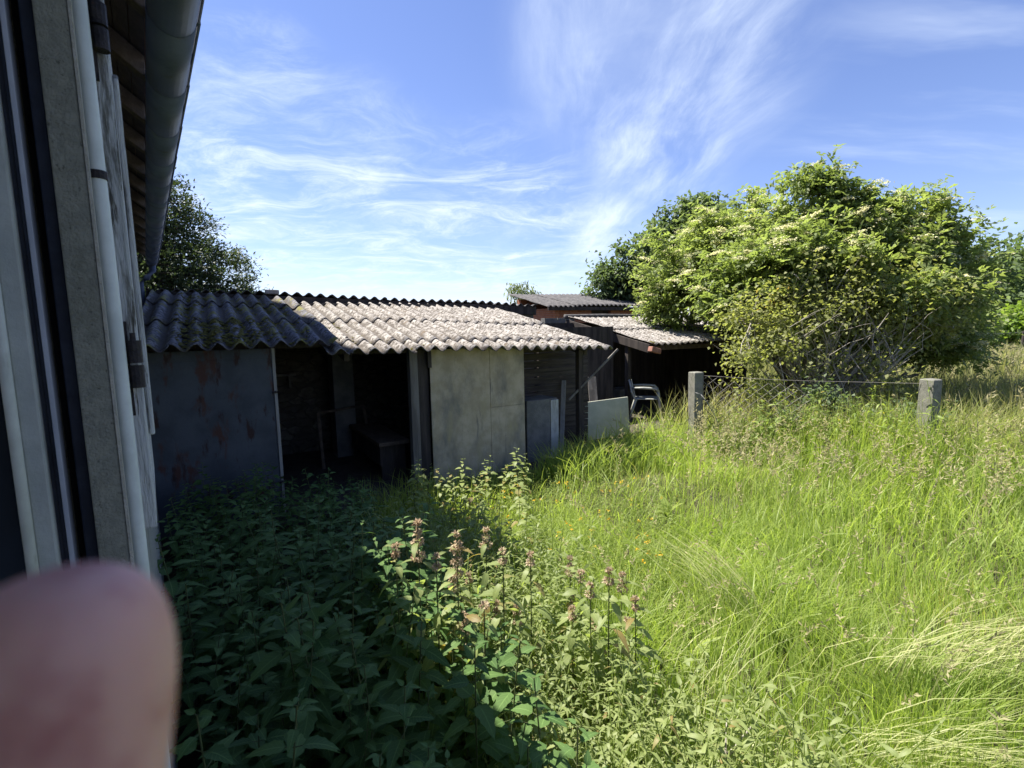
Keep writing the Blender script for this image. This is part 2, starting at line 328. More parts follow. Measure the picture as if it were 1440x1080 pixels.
# ------------------------------------------------------------------ ground
def ground():
    n = 90; xs = np.concatenate([-np.geomspace(400, .5, 45), np.geomspace(.5, 400, 45)])
    X, Yg = np.meshgrid(xs, xs+4); Z = .02*np.sin(X*1.3)*np.cos(Yg*1.1) + np.clip(np.hypot(X, Yg)-60, 0, None)*.004
    V = np.stack([X.ravel(), Yg.ravel(), Z.ravel()], 1); i = np.arange(n*n).reshape(n, n)
    F = np.stack([i[:-1, :-1].ravel(), i[:-1, 1:].ravel(), i[1:, 1:].ravel(), i[1:, :-1].ravel()], 1)
    tag(np_mesh('ground', V, [F], M['soil'], smooth=True), kind='structure')
ground()

# ------------------------------------------------------------------ house on the left
def house():
    h = empty('house', HF(3, -.3, 0), 'rendered house with zinc gutter, open window and white wooden shutter along the left', 'house')
    W0, W1, Z0, Z1 = -.55, .95, 1.42, 2.75                                # window opening
    qx = lambda x: A(x, 480, .95)[0]
    w = MB(HF)
    w.box(-4, W0, -.34, -.045, 0, 3.0).box(1.06, 8.6, -.34, -.045, 0, 3.0).box(.95, 1.06, -.34, -.045, 0, Z0).box(.95, 1.06, -.34, -.045, Z1, 3.0).box(.956, 1.06, qx(103.5), -.045, Z0, Z1).box(W0, W1, -.34, -.045, 0, Z0).box(W0, W1, -.34, -.045, Z1, 3.0)
    w.box(8.6, 8.75, -5, -.045, 0, 3.0).box(-4.15, -4, -5, -.045, 0, 3.0)
    w.build('wall', M['render'], h)
    up = MB(HF); up.box(6.3, 13.0, -5, -.22, 3.05, 7.15); up.build('shade_block_wall', M['render'], h)
    # low roof with eave over the window, unseen taller block added to shade shed roof and nettles
    def roof(mb, a0, a1, q0, z0, q1, z1, th=.07):
        P = [(a0, q0, z0), (a1, q0, z0), (a1, q1, z1), (a0, q1, z1)]
        i = mb.pts(P+[(a, q, z+th) for a, q, z in P])
        mb.f += [(i, i+1, i+2, i+3), (i+4, i+5, i+6, i+7), (i, i+1, i+5, i+4), (i+1, i+2, i+6, i+5), (i+2, i+3, i+7, i+6), (i+3, i, i+4, i+7)]
    sl_ = math.tan(math.radians(38))
    rf = MB(HF); roof(rf, -4.3, 8.75, .12, 3.045, -2.9, 3.045+3.02*sl_); roof(rf, -4.3, 8.75, -5.8, 3.045, -2.9, 3.045+2.9*sl_)
    rf.build('roof', M['tile'], h)
    ru = MB(HF); roof(ru, 5.95, 13.2, .32, 7.2, -2.6, 9.2); roof(ru, 5.95, 13.2, -5.4, 7.2, -2.6, 9.2); ru.build('shade_block_roof', M['tile'], h)
    sf = MB(HF); q = -.045
    while q < .085:
        b0, b1 = q, min(q+.043, .095)
        z0, z1 = 3.038-(b0-.12)*sl_, 3.038-(b1-.12)*sl_
        sf.face([(-4, b0, z0), (8.7, b0, z0), (8.7, b1, z1), (-4, b1, z1)]); q += .046
    sf.build('soffit_boards', M['soffit'], h)
    for i in range(16):
        a = .55+i*.50; rb = MB(HF); qa, qb = -.046, .088
        za, zb = 3.03-(qa-.12)*sl_, 3.03-(qb-.12)*sl_
        P = [(qa, za-.085), (qb, zb-.085), (qb, zb), (qa, za)]
        j = rb.pts([(a-.028, q_, z_) for q_, z_ in P]+[(a+.028, q_, z_) for q_, z_ in P])
        rb.f += [(j, j+1, j+2, j+3), (j+4, j+5, j+6, j+7), (j, j+1, j+5, j+4), (j+1, j+2, j+6, j+5), (j+2, j+3, j+7, j+6), (j+3, j, j+4, j+7)]
        rb.build('rafter', M['rafter'], h, bevel=.004)
    # half round gutter: lengths slipped into one another
    qc, zc, R = .153, 2.965, .062
    gq = MB(HF)
    gutter_a = [-4+i*.5 for i in range(26)]
    prof = [(-R, .02)]+[(R*math.cos(math.radians(180+k*15)), R*math.sin(math.radians(180+k*15))) for k in range(13)]+[(R+.006, .012), (R+.014, .010), (R+.014, -.002), (R+.006, -.004)]
    for k, a0 in enumerate(gutter_a[:-1]):
        sc0, sc1 = 1.0, 1.035
        i = gq.pts([(a0-.012, qc+x*sc1, zc+z*sc1) for x, z in prof]+[(a0+.503, qc+x*sc0, zc+z*sc0) for x, z in prof]); n = len(prof)
        for j in range(n-1): gq.f.append((i+j, i+j+1, i+n+j+1, i+n+j))
    go = gq.build('gutter', M['gutter'], h, smooth=True)
    sd = go.modifiers.new('sheet', 'SOLIDIFY'); sd.thickness = .003
    for a0 in gutter_a[1:-1]:
        jb = MB(HF); n = 13; P0 = [(R*1.05*math.cos(math.radians(180+k*15)), R*1.05*math.sin(math.radians(180+k*15))) for k in range(n)]
        i = jb.pts([(a0-.014, qc+x, zc+z) for x, z in P0]+[(a0-.004, qc+x*1.02, zc+z*1.02) for x, z in P0]+[(a0+.004, qc+x, zc+z) for x, z in P0])
        for r_ in range(2):
            for j in range(n-1): jb.f.append((i+r_*n+j, i+r_*n+j+1, i+(r_+1)*n+j+1, i+(r_+1)*n+j))
        jb.build('gutter_joint', M['gutter'], go, smooth=True)
    dp = MB(HF); dp.tube([(8.45, qc, 2.91), (8.45, qc, 2.84), (8.45, .08, 2.74), (8.45, 0, 2.66), (8.45, 0, 2.2)], .042, 12)
    dp.build('downpipe', M['gutter'], h, smooth=True)
    # window: reveal, frame, sash and glass, layer by layer into the room
    wf = empty('window', HF(.95, -.1, 1.95)-np.array(h.location)); wf.parent = h
    b = MB(HF); b.box(.935, .955, qx(104), qx(149), Z0, Z1); b.build('reveal', M['render'], wf, bevel=.002)
    b = MB(HF); b.box(.934, .953, qx(149.5), qx(154), Z0-.2, Z1); b.build('mortar_edge', M['mortar'], wf)
    b = MB(HF); b.box(.955, .985, qx(83), qx(103), Z0, Z1); b.build('outer_frame', M['darkpaint'], wf, bevel=.002)
    b = MB(HF); b.box(1.02, 1.05, qx(64), qx(83.5), Z0, Z1); b.build('gap', M['blackgap'], wf)  # near-black strip put in for the shade inside the open gap
    b = MB(HF); b.box(.94, .98, qx(60), qx(68), Z0, Z1); b.build('seal_strip', M['palestrip'], wf, bevel=.001)
    b = MB(HF); b.box(.945, .98, qx(55), qx(59.5), Z0, Z1).box(.95, .98, qx(47), qx(54), Z0, Z1); b.build('gasket', M['darkpaint'], wf)
    b = MB(HF); b.box(.93, .98, qx(14), qx(46.5), Z0, Z1); b.build('frame', M['frame'], wf, bevel=.003)
    b = MB(HF); b.tube([(.925, qx(8), Z0), (.925, qx(8), Z1)], .0065, 12); b.build('glazing_bead', M['conduit'], wf, smooth=True)
    b = MB(HF); b.box(.945, .95, -.36, qx(13), Z0, Z1); b.build('pane', M['glass'], wf)
    b = MB(HF); b.box(-.56, .94, -.2, -.03, 1.40, 1.43); b.build('sill', M['render'], wf, bevel=.004)
    # conduit
    t0, t1 = A(110, 0, .965), A(160, 380, .965); 
    c = MB(HF); qm = -.0372
    c.tube([(.968, qm-.002, .25), (.968, qm, 1.3), (.968, qm+.0005, 1.9), (.968, qm-.0005, 2.5), (.968, qm, 2.9)], .0106, 14)
    co = c.build('conduit', M['conduit'], h, smooth=True)
    c = MB(HF); zc_ = A(132, 243, .955)[1]; c.tube([(.968, qm, zc_-.006), (.968, qm, zc_+.006)], .0122, 14).box(.966, .98, qm-.022, qm-.012, zc_-.006, zc_+.006); c.build('clip', M['iron'], co)
    # shutter folded back against the wall, seen on its edge
    sh = empty('shutter', HF(1.0, -.03, 1.95)-np.array(h.location)); sh.parent = h
    zl, zt = 1.63, 2.52
    b = MB(HF); b.box(1.0, 1.46, -.0335, -.0095, zl, zt, .0015); b.build('shutter_boards', M['whitewood'], sh, bevel=.003)
    z0, z1 = 1.775, 2.385
    b = MB(HF); b.prism([(1.075, z0), (1.15, z0), (1.15, z1), (1.09, z1), (1.075, z1-.012)], -.0090, -.0005); b.build('shutter_batten', M['whitewood'], sh, bevel=.003)
    for px, py, L in ((186, 512, .075), (128, 38, .065)):
        z = A(px, py, .99)[1]
        b = MB(HF); b.tube([(.984, -.0165, z-L/2), (.984, -.0165, z-.002)], .0105, 12).tube([(.984, -.0165, z+.002), (.984, -.0165, z+L/2)], .0105, 12).tube([(.984, -.0165, z+L/2), (.984, -.0165, z+L/2+.012)], .004, 10)
        b.box(.988, .999, -.031, -.023, z-L*1.1, z+L*.9)
        b.build('hinge', M['iron'], sh, smooth=False)
    return h
house()

# ------------------------------------------------------------------ corrugated roofs
PITCHC = .177
def corrugated(name, s0, s1, rows, zfun, mat, parent, ph=0., amp=.024, ragged=.02, sheetw=.92, thick=.007, seed=1):
    """rows: list of (t0,t1) from the eave up; each row laps over the one below"""
    r = np.random.default_rng(seed)
    V = []; F = []; LF = []
    for ri, (t0, t1) in enumerate(rows):
        ns = int((s1-s0)/sheetw+.999)
        for k in range(ns):
            a0, a1 = s0+k*sheetw, min(s1, s0+(k+1)*sheetw+.05)
            ss = np.linspace(a0, a1, max(6, int((a1-a0)/PITCHC*12)))
            dz = .004+r.normal(0, .0025)+.003*(k % 2); dt = r.normal(0, .012)
            tt = np.linspace(0, 1, max(4, int((t1-t0)/.12)))
            jag = r.normal(0, ragged*.35, len(ss))*(ri == 0); jag = np.convolve(jag, np.ones(3)/3, 'same'); jag = jag+(ri == 0)*np.where(r.random(len(ss)) < .03, r.uniform(.02, .06, len(ss)), 0)
            T = (t0+dt) + (t1-t0-dt)*tt[:, None] + (1-tt[:, None])*jag[None]
            Sg = np.repeat(ss[None], len(tt), 0)
            lift = .014*(1-tt[:, None])*(ri > 0)+ri*.006
            Z = zfun(Sg, T) + amp*np.cos(2*np.pi*(Sg-ph)/PITCHC) + lift + dz + .006*np.sin(T*9+k)+.016*np.sin(Sg*1.7+T*1.1+seed)*np.sin(T*1.3)
            P = Sg[..., None]*se + (5.28+T)[..., None]*sn; P[..., 2] = Z
            i = np.arange(P.shape[0]*P.shape[1]).reshape(P.shape[:2]) + sum(len(v) for v in V)
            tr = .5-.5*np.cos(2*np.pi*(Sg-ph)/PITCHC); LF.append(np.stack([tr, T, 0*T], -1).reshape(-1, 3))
            V.append(P.reshape(-1, 3)); F.append(np.stack([i[:-1, :-1].ravel(), i[:-1, 1:].ravel(), i[1:, 1:].ravel(), i[1:, :-1].ravel()], 1))
    o = np_mesh(name, np.concatenate(V), [np.concatenate(F)], mat, parent, {'lf': np.concatenate(LF)}, smooth=True)
    m = o.modifiers.new('thick', 'SOLIDIFY'); m.thickness = thick; m.offset = 0
    return o
def lumps(name, P, R, mat, parent, flat=.5, seed=3):
    return tag(_lumps(name, P, R, mat, parent, flat, seed), kind='stuff')
def _lumps(name, P, R, mat, parent, flat, seed):
    """many small uneven cushions"""
    r = np.random.default_rng(seed); n = 8; V = []; F = []; F4 = []
    ring = [(0, 1.0), (.5, .8), (.9, .35)]
    b = 0
    for p, rad in zip(P, R):
        vs = []
        for h_, w_ in ring:
            for j in range(n):
                a = 2*math.pi*j/n; k = w_*rad*r.uniform(.75, 1.2); vs.append(p+np.array([math.cos(a)*k, math.sin(a)*k, h_*rad*flat*r.uniform(.7, 1.2)]))
        vs.append(p+np.array([0, 0, rad*flat])); V += vs
        for q in range(2):
            for j in range(n): F4.append((b+q*n+j, b+q*n+(j+1) % n, b+(q+1)*n+(j+1) % n, b+(q+1)*n+j))
        for j in range(n): F.append((b+2*n+j, b+2*n+(j+1) % n, b+3*n))
        b += 3*n+1
    return np_mesh(name, np.array(V), [np.array(F4), np.array(F)], mat, parent, smooth=True)

E_L, E_R = S(480, 495), S(860, 489); R_L, R_R = S(382, 424, 3.27), S(700, 436, 3.27); R_O, R_P = S(235, 410, 3.27), S(370, 419, 3.27)
def zroof(s, t):                                      # sunlit main roof
    ze = E_L[1]+(E_R[1]-E_L[1])*(s-E_L[0])/(E_R[0]-E_L[0])
    zr = R_L[1]+(R_R[1]-R_L[1])*(s-R_L[0])/(R_R[0]-R_L[0])
    return ze-.0 + (zr-ze)*t/3.25
ZL = S(300, 490)[1]
def zleft(s, t): return ZL+.012 + (R_O[1]+(R_P[1]-R_O[1])*(s-R_O[0])/(R_P[0]-R_O[0])-ZL-.02)*(t-.02)/3.25
def main_shed():
    sh = empty('long_low_shed', SF(2, 1.5, 0), 'long low open-fronted shed under a corrugated mossy roof, with blue door and cement panels', 'shed')
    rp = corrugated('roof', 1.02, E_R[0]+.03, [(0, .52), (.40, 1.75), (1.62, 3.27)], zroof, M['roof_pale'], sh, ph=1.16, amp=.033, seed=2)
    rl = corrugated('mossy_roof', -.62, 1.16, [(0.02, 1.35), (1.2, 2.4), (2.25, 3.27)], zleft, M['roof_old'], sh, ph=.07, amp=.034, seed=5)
    rl['label'] = 'dark mossy half of the roof beside the house'
    r = np.random.default_rng(4); P = []; R = []
    for _ in range(2600):
        s, t = r.uniform(-.3, .95), r.uniform(.06, 3.0)
        dens = .5+.5*math.sin(s*5.2+1)*math.cos(t*1.3)
        ph = math.cos(2*math.pi*(s-.07)/PITCHC)
        if r.random() > .12+.8*dens**1.5: continue
        rad = r.uniform(.010, .034)*(1.2 if ph < 0 else .9)
        P.append(np.array(SF(s, t, zleft(s, t)+.034*ph+.012))); R.append(rad)
    lumps('moss', P, R, M['moss'], rl, .55)
    P = []; R = []
    for _ in range(900):
        s, t = r.uniform(1.2, 4.9), r.uniform(.1, 3.1); ph = math.cos(2*math.pi*(s-1.16)/PITCHC)
        if ph > .2 and r.random() < .7: continue
        P.append(np.array(SF(s, t, zroof(s, t)+.024*ph+.006))); R.append(r.uniform(.006, .02))
    lumps('moss', P, R, M['moss'], rp, .5, 9)
    for s in np.arange(1.25, 4.9, PITCHC*3):
        for t_ in (.48, 1.70):
            sk = 1.16+round((s-1.16)/PITCHC)*PITCHC; z = zroof(sk, t_)+.044
            b = MB(SF); b.tube([(sk, t_, z-.02), (sk, t_, z+.006), (sk, t_, z+.014)], [.016, .016, .007], 8); b.build('bolt', M['iron'], rp, smooth=True)
    tw = .30
    # blue sheet metal door
    s0, s1 = S(203, 495, tw)[0]-.12, S(381, 495, tw)[0]
    b = MB(SF); b.box(s0, s1, tw, tw+.035, .02, 1.80); b.box(s0, s1, tw-.006, tw, 1.70, 1.80)
    d = b.build('door', M['bluemetal'], sh, bevel=.004)
    b = MB(SF); b.box(s1+.002, s1+.032, tw-.012, tw+.04, .45, 1.80).box(s1+.006, s1+.03, tw-.008, tw+.03, .05, .42); b.build('edge_batten', M['paleedge'], d, bevel=.003)
    for z in (.40, 1.35): b = MB(SF); b.tube([(s1-.01, tw-.02, z), (s1+.035, tw-.02, z)], .012, 8); b.build('latch', M['iron'], d)
    # posts
    s2, s3 = S(578, 560, tw)[0], S(590, 560, tw)[0]
    b = MB(SF); b.box(s2, s2+.10, tw, tw+.10, 0, 1.74, .004); b.build('post', M['greywood'], sh, bevel=.006)
    s4 = S(606, 560, tw)[0]
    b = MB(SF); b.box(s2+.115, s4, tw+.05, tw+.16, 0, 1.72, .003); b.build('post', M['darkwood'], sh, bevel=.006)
    # panels
    s5, s6 = S(690, 560, tw)[0], S(738, 560, tw)[0]
    b = MB(SF); b.box(s4+.002, s5-.004, tw, tw+.022, .03, 1.715); b.build('cement_panel', M['panel'], sh, bevel=.003)
    b = MB(SF); b.box(s5+.002, s6, tw+.006, tw+.03, .03, .92).box(s5+.002, s6-.003, tw+.003, tw+.028, .923, 1.70); b.build('cement_panel', M['panel'], sh, bevel=.003)
    b = MB(SF); b.box(s5-.03, s5+.03, tw+.031, tw+.08, 0, 1.68).box(s4+.1, s6, tw+.031, tw+.09, 1.58, 1.66); b.build('panel_frame', M['darkwood'], sh)
    b = MB(SF); b.box(s4-.03, s4+.015, tw-.03, tw-.002, 1.50, 1.70); b.build('bracket', M['darkwood'], sh)
    # structure under the roof
    b = MB(SF)
    for t, w_ in ((.34, .07), (1.7, .09), (3.1, .09)):
        for lo, hi, f in ((-.5, 1.1, zleft), (1.1, 4.85, zroof)):
            b.bar((lo, t+.06, f(lo, t)-.075), (hi, t+.06, f(hi, t)-.075), .06, w_)
    b.build('purlin', M['darkwood'], sh)
    b = MB(SF)
    for s in (-.4, .55, 1.3, 2.2, 3.6, 4.75):
        f = zleft if s < 1.1 else zroof
        b.bar((s, .36, f(s, .36)-.15), (s, 3.2, f(s, 3.2)-.15), .06, .09)
    b.build('roof_beam', M['darkwood'], sh)
    b = MB(SF); b.box(-.62, 3.55, 3.1, 3.3, 0, 2.42); b.build('stone_wall', M['stone'], sh)
    for sa, sb, ta, tb, z in ((-.64, -.52, .34, 3.1, 1.85), (3.60, 3.68, .42, 3.3, 1.72)): b = MB(SF); b.box(sa, sb, ta, tb, 0, z); b.build('side_wall', M['blockwall'], sh)
    b = MB(SF); b.box(1.55, 1.85, 2.4, 2.75, 0, 2.15); b.build('pillar', M['blockwall'], sh)
    b = MB(SF); b.box(.35, 1.1, 2.85, 3.08, 1.30, 1.335).box(.4, .43, 2.9, 3.08, 1.12, 1.30).box(1.0, 1.03, 2.9, 3.08, 1.12, 1.30); b.build('shelf', M['greywood'], sh)
    b = MB(SF); b.box(-.6, 5.2, .0, 3.3, -.05, .035); b.build('floor', M['shedfloor'], sh)
    # boarded recess right of the panels
    b = MB(SF); z = .04
    while z < 1.62:
        hgt = random.uniform(.10, .15); b.box(3.69, 5.30, .95+random.uniform(0, .008), .985, z, z+hgt-.012); z += hgt
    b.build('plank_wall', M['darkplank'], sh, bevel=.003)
    b = MB(SF); sp = S(816, 540, .35)[0]; b.box(sp-.045, sp+.045, .32, .41, 0, 1.62, .004); b.build('post', M['darkwood'], sh, bevel=.005)
    b = MB(SF); p0 = S(800, 562, .4); p1 = S(869, 491, .12); b.bar((p0[0], .4, p0[1]), (p1[0], .12, p1[1]), .028, .028); b.build('brace', M['greywood'], sh)
    return sh
main_shed()
def indoor_things():
    # long low bench box in the dark bay
    t = empty('bench', SF(2.05, 1.2, 0), 'long dark wooden bench standing in the open bay behind the grey post', 'bench')
    b = MB(SF); b.box(1.72, 2.12, .75, 2.3, .50, .55); b.build('seat', M['rafter'], t, bevel=.005)
    b = MB(SF); b.box(1.74, 1.77, .8, 2.25, .24, .50); b.build('front_board', M['darkwood'], t, bevel=.004)
    for tt in (.82, 2.15): b = MB(SF); b.box(1.76, 2.08, tt, tt+.06, .02, .50); b.build('leg', M['darkwood'], t, bevel=.004)
    t = empty('old_frame', SF(1.4, 2.2, 0), 'thin wooden frame leaning against the back wall of the dark bay', 'frame')
    b = MB(SF); b.bar((1.25, 1.9, .03), (1.28, 2.25, .78), .04, .03).bar((1.28, 2.25, .78), (1.95, 2.3, .82), .04, .03).bar((1.95, 2.3, .82), (1.95, 1.95, .03), .04, .03); b.build('rails', M['rafter'], t)
    # white cabinet
    t = empty('cabinet', SF(4.1, .6, 0), 'low dirty white cabinet with an end panel coloured as skylit right of the cement panels', 'cabinet')
    sa, sb = S(741, 590, .45)[0], S(774, 590, .45)[0]; sc_ = S(785, 590, .45)[0]; zt = S(760, 562, .45)[1]
    b = MB(SF); b.box(sa, sb, .45, .47, .02, zt, .004).box(sa, sc_, .47, .85, zt-.02, zt); b.box(sa, sa+.02, .47, .85, .02, zt-.02).box(sa, sb, .83, .85, .02, zt-.02); b.build('carcass', M['blockwall'], t, bevel=.003)
    b = MB(SF); b.box(sb+.004, sc_, .44, .84, .02, zt-.022); b.build('end_panel', M['skylit_white'], t, bevel=.003)  # end face lighter than the carcass: skylight put into its colour
    t = empty('plank', SF(4.4, .7, 0), 'narrow grey plank leaning upright beside the white cabinet', 'plank')
    p0, p1 = S(789, 625, .55), S(793, 535, .9)
    b = MB(SF); b.bar((p0[0], .55, .02), (p1[0], .9, p1[1]), .07, .022); b.build('board', M['paleedge'], t, bevel=.003)
    # cream board at the lean-to, thin plank behind
    t = empty('board', SF(5.6, 1.2, 0), 'cream flat board propped on its long edge under the right hand shed', 'board')
    tb = 1.0
    q = [S(x, y, tb+dt) for x, y, dt in ((823, 612, 0), (886, 600, 0), (883, 558, .12), (823, 566, .12))]
    b = MB(SF); i = b.pts([(q[0][0], tb, q[0][1]-.1), (q[1][0], tb, q[1][1]-.12), (q[2][0], tb+.12, q[2][1]), (q[3][0], tb+.12, q[3][1])]+[(q[0][0], tb+.025, q[0][1]-.1), (q[1][0], tb+.025, q[1][1]-.12), (q[2][0], tb+.145, q[2][1]), (q[3][0], tb+.145, q[3][1])])
    b.f += [(i, i+1, i+2, i+3), (i+4, i+5, i+6, i+7), (i, i+1, i+5, i+4), (i+1, i+2, i+6, i+5), (i+2, i+3, i+7, i+6), (i+3, i, i+4, i+7)]
    b.build('sheet', M['cream'], t, bevel=.003)
    t = empty('wide_plank', SF(5.9, 1.7, 0), 'short wide dark plank standing behind the cream board', 'plank')
    p0, p1 = S(838, 590, 1.5), S(832, 530, 1.8)
    b = MB(SF); b.bar((p0[0], 1.5, .05), (p1[0], 1.8, p1[1]), .16, .025); b.build('board', M['greywood'], t, bevel=.003)
    # plastic garden chair
    c0 = S(908, 600, 1.9); base = SF(c0[0]+.0, 1.9, 0.03)
    t = empty('plastic_chair', base, 'white plastic garden armchair with open slatted back inside the right hand shed', 'chair')
    an = math.radians(-14); ca, sa_ = math.cos(an), math.sin(an)
    fr = lambda x, y, z: (base[0]+x*ca-y*sa_, base[1]+x*sa_+y*ca, base[2]+z)     # +x = front of the chair
    b = MB(fr); b.box(-.22, .24, -.22, .22, .415, .44); b.build('seat', M['plastic'], t, bevel=.012)
    b = MB(fr)
    arc = [(-.25-.10*math.sin(math.pi*k/12)*.6-.04, -.24+.48*k/12, .58+.23*math.sin(math.pi*k/12)**.6) for k in range(13)]
    b.tube([(-.22, -.24, .42)]+arc+[(-.22, .24, .42)], .022, 8)
    for k in range(-2, 3): b.bar((-.22, k*.085, .43), (-.30, k*.075, .80), .045, .012, (1, 0, 0))
    b.build('backrest', M['plastic'], t)
    for sgn in (-1, 1):
        b = MB(fr); b.tube([(-.27, sgn*.25, .66), (-.05, sgn*.28, .665), (.18, sgn*.27, .65), (.24, sgn*.26, .60)], [.02, .026, .028, .02], 8); b.build('armrest', M['plastic'], t, smooth=True)
        b = MB(fr); b.tube([(.235, sgn*.255, .61), (.25, sgn*.25, .42), (.31, sgn*.27, 0)], [.022, .028, .02], 8); b.build('leg', M['plastic'], t, smooth=True)
        b = MB(fr); b.tube([(-.2, sgn*.22, .43), (-.27, sgn*.235, .2), (-.33, sgn*.25, 0)], [.028, .025, .02], 8); b.build('leg', M['plastic'], t, smooth=True)
    b = MB(fr); b.tube([(.24, -.25, .40), (.24, .25, .40)], .016, 8); b.build('apron', M['plastic'], t)
indoor_things()

# ------------------------------------------------------------------ lean-to on the right, roofs and brick building behind
def lean_to():
    t0, t1 = 1.5, 4.0
    a = S(908, 484, t0); r_ = S(802, 448, t1); sv = .5*(a[0]+r_[0]); ze, zr = a[1], r_[1]; s1 = sv+3.4
    zf = lambda s, t: ze+.02-.005*(s-sv) + (zr-ze)*(t-t0)/(t1-t0)
    o = empty('lean_to', SF(sv+1.2, 2.7, 0), 'small open lean-to with pale corrugated roof in front of the flowering bush', 'shed')
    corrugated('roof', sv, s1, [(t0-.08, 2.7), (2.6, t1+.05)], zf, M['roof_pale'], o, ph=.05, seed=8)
    b = MB(SF); b.tube([(sv-.05, t1+.06, zf(sv, t1)+.03), (sv+1.1, t1+.06, zf(sv, t1)+.035), (s1, t1+.06, zf(s1, t1)+.03)], [.055, .06, .055], 10); b.build('ridge_cap', M['roof_dark'], o, smooth=True)
    b = MB(SF); b.bar((sv+.03, t0-.02, ze-.09), (sv+.03, t1+.1, zr-.10), .06, .17); b.build('verge_beam', M['darkwood'], o, bevel=.006)
    b = MB(SF); b.bar((sv+.08, t0+.03, ze-.085), (s1, t0+.03, ze-.10), .05, .09); b.build('fascia', M['rafter'], o, bevel=.005)
    b = MB(SF); b.bar((sv-.04, t0-.09, ze-.09), (sv+.20, t0-.10, ze-.15), .12, .10); b.build('broken_tile', M['terracotta'], o, bevel=.012)
    P = [np.array(SF(sv+.05+.05*random.random(), t0-.05+.1*random.random(), ze+.0+random.uniform(-.01, .03))) for _ in range(26)]
    lumps('moss', P, [random.uniform(.02, .045) for _ in P], M['moss'], o, .7, 21)
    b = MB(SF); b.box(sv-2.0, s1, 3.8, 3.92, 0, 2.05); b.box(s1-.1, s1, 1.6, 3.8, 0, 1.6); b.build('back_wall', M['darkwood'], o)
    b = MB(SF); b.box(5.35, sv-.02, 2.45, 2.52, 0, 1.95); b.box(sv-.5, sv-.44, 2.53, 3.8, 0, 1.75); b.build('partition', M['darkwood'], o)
    b = MB(SF); b.box(sv-2, s1, 1.0, 3.8, -.04, .03); b.build('floor', M['shedfloor'], o)
    for s in (sv+.06, s1-.2):
        b = MB(SF); b.box(s, s+.09, t0+.6, t0+.69, 0, ze+.05); b.build('post', M['darkwood'], o)
    b = MB(SF); b.box(sv+1.0, sv+1.5, 3.3, 3.7, .03, .45, .01); b.build('block', M['blockwall'], o, bevel=.01)
    # low dark roof running behind the long shed
    o = empty('rear_shed', SF(3, 4.4, 0), 'dark corrugated roof edge of a shed behind the sunlit roof', 'shed')
    z0 = lambda s: 2.72-.030*(s-.9)
    c0, c1 = S(385, 411, 3.3)[1], S(700, 425, 3.3)[1]; sA, sB = S(385, 411, 3.3)[0], S(700, 425, 3.3)[0]
    zb = lambda s, t: c0-.03+(c1-c0)*(s-sA)/(sB-sA) - (t-3.3)*.16
    corrugated('roof', -.7, 5.9, [(3.28, 5.6)], zb, M['roof_dark'], o, ph=.02, amp=.027, seed=12)
    b = MB(SF); b.bar((-.7, 3.335, zb(-.7, 3.3)-.11), (5.9, 3.335, zb(5.9, 3.3)-.11), .05, .17); b.build('gap_shade_bar', M['darkwood'], o)  # dark bar standing in for the shade below the rear roof edge
    b = MB(SF); b.box(-.7, 5.9, 3.42, 3.5, 0, 2.34); b.box(5.75, 5.9, 3.5, 5.4, 0, 2.1); b.box(-.7, 5.9, 5.4, 5.5, 0, 2.0); b.build('wall', M['blockwall'], o)
    b = MB(SF); b.bar((.80, 3.33, zb(.9, 3.3)+.035), (1.0, 3.31, zb(.9, 3.3)+.03), .14, .07); b.build('loose_tile', M['paleedge'], o, bevel=.015)
    # brick outbuilding
    tq = 6.0
    o = empty('brick_outbuilding', SF(9, tq+1, 0), 'low orange brick outbuilding with dark corrugated roof behind the sheds', 'outbuilding')
    e0, e1, w0 = S(772, 431, tq), S(905, 431, tq), S(780, 434, tq+.2)
    zt = S(860, 421, tq+1.6)[1]
    zf2 = lambda s, t: e0[1]+(e1[1]-e0[1])*(s-e0[0])/(e1[0]-e0[0])+.02 + (zt-e0[1])*(t-tq)/1.6
    corrugated('roof', e0[0], e1[0]+1.5, [(tq, tq+2.2)], zf2, M['roof_dark'], o, ph=.1, amp=.03, seed=15)
    b = MB(SF); b.box(w0[0], e1[0]-2.0, tq+.2, tq+.4, 0, e0[1]-.03); b.box(e1[0]-1.2, e1[0]+1.3, tq+.2, tq+.4, 0, e0[1]-.05); b.box(w0[0], w0[0]+.2, tq+.4, tq+2, 0, e0[1]-.03).box(w0[0], e1[0]+1.3, tq+2, tq+2.2, 0, zt-.02); b.build('wall', M['brick'], o)
    b = MB(SF); b.box(e1[0]-2.0, e1[0]-1.2, tq+.32, tq+.36, 0, e0[1]-.06); b.build('door', M['darkwood'], o)
    b = MB(SF); b.box(e0[0], e1[0]+1.4, tq+.02, tq+.07, e0[1]-.10, e0[1]+.0); b.build('fascia', M['darkwood'], o)
    # grey block wall between
    o = empty('block_wall', SF(6.6, 4.9, 0), 'low wall of grey concrete blocks between the shed roofs', 'wall')
    sA, sB = S(757, 455, 4.8)[0], S(808, 450, 4.8)[0]; zt = S(790, 445, 4.8)[1]
    b = MB(SF); z = 0
    while z < zt-.05:
        s = sA+(.2 if int(z*5) % 2 else 0)
        while s < sB: b.box(s+.004, min(sB, s+.39), 4.8+random.uniform(0, .006), 4.98, z, min(zt, z+.19)); s += .4
        z += .2
    b.build('blocks', M['blockwall'], o, bevel=.004)
lean_to()

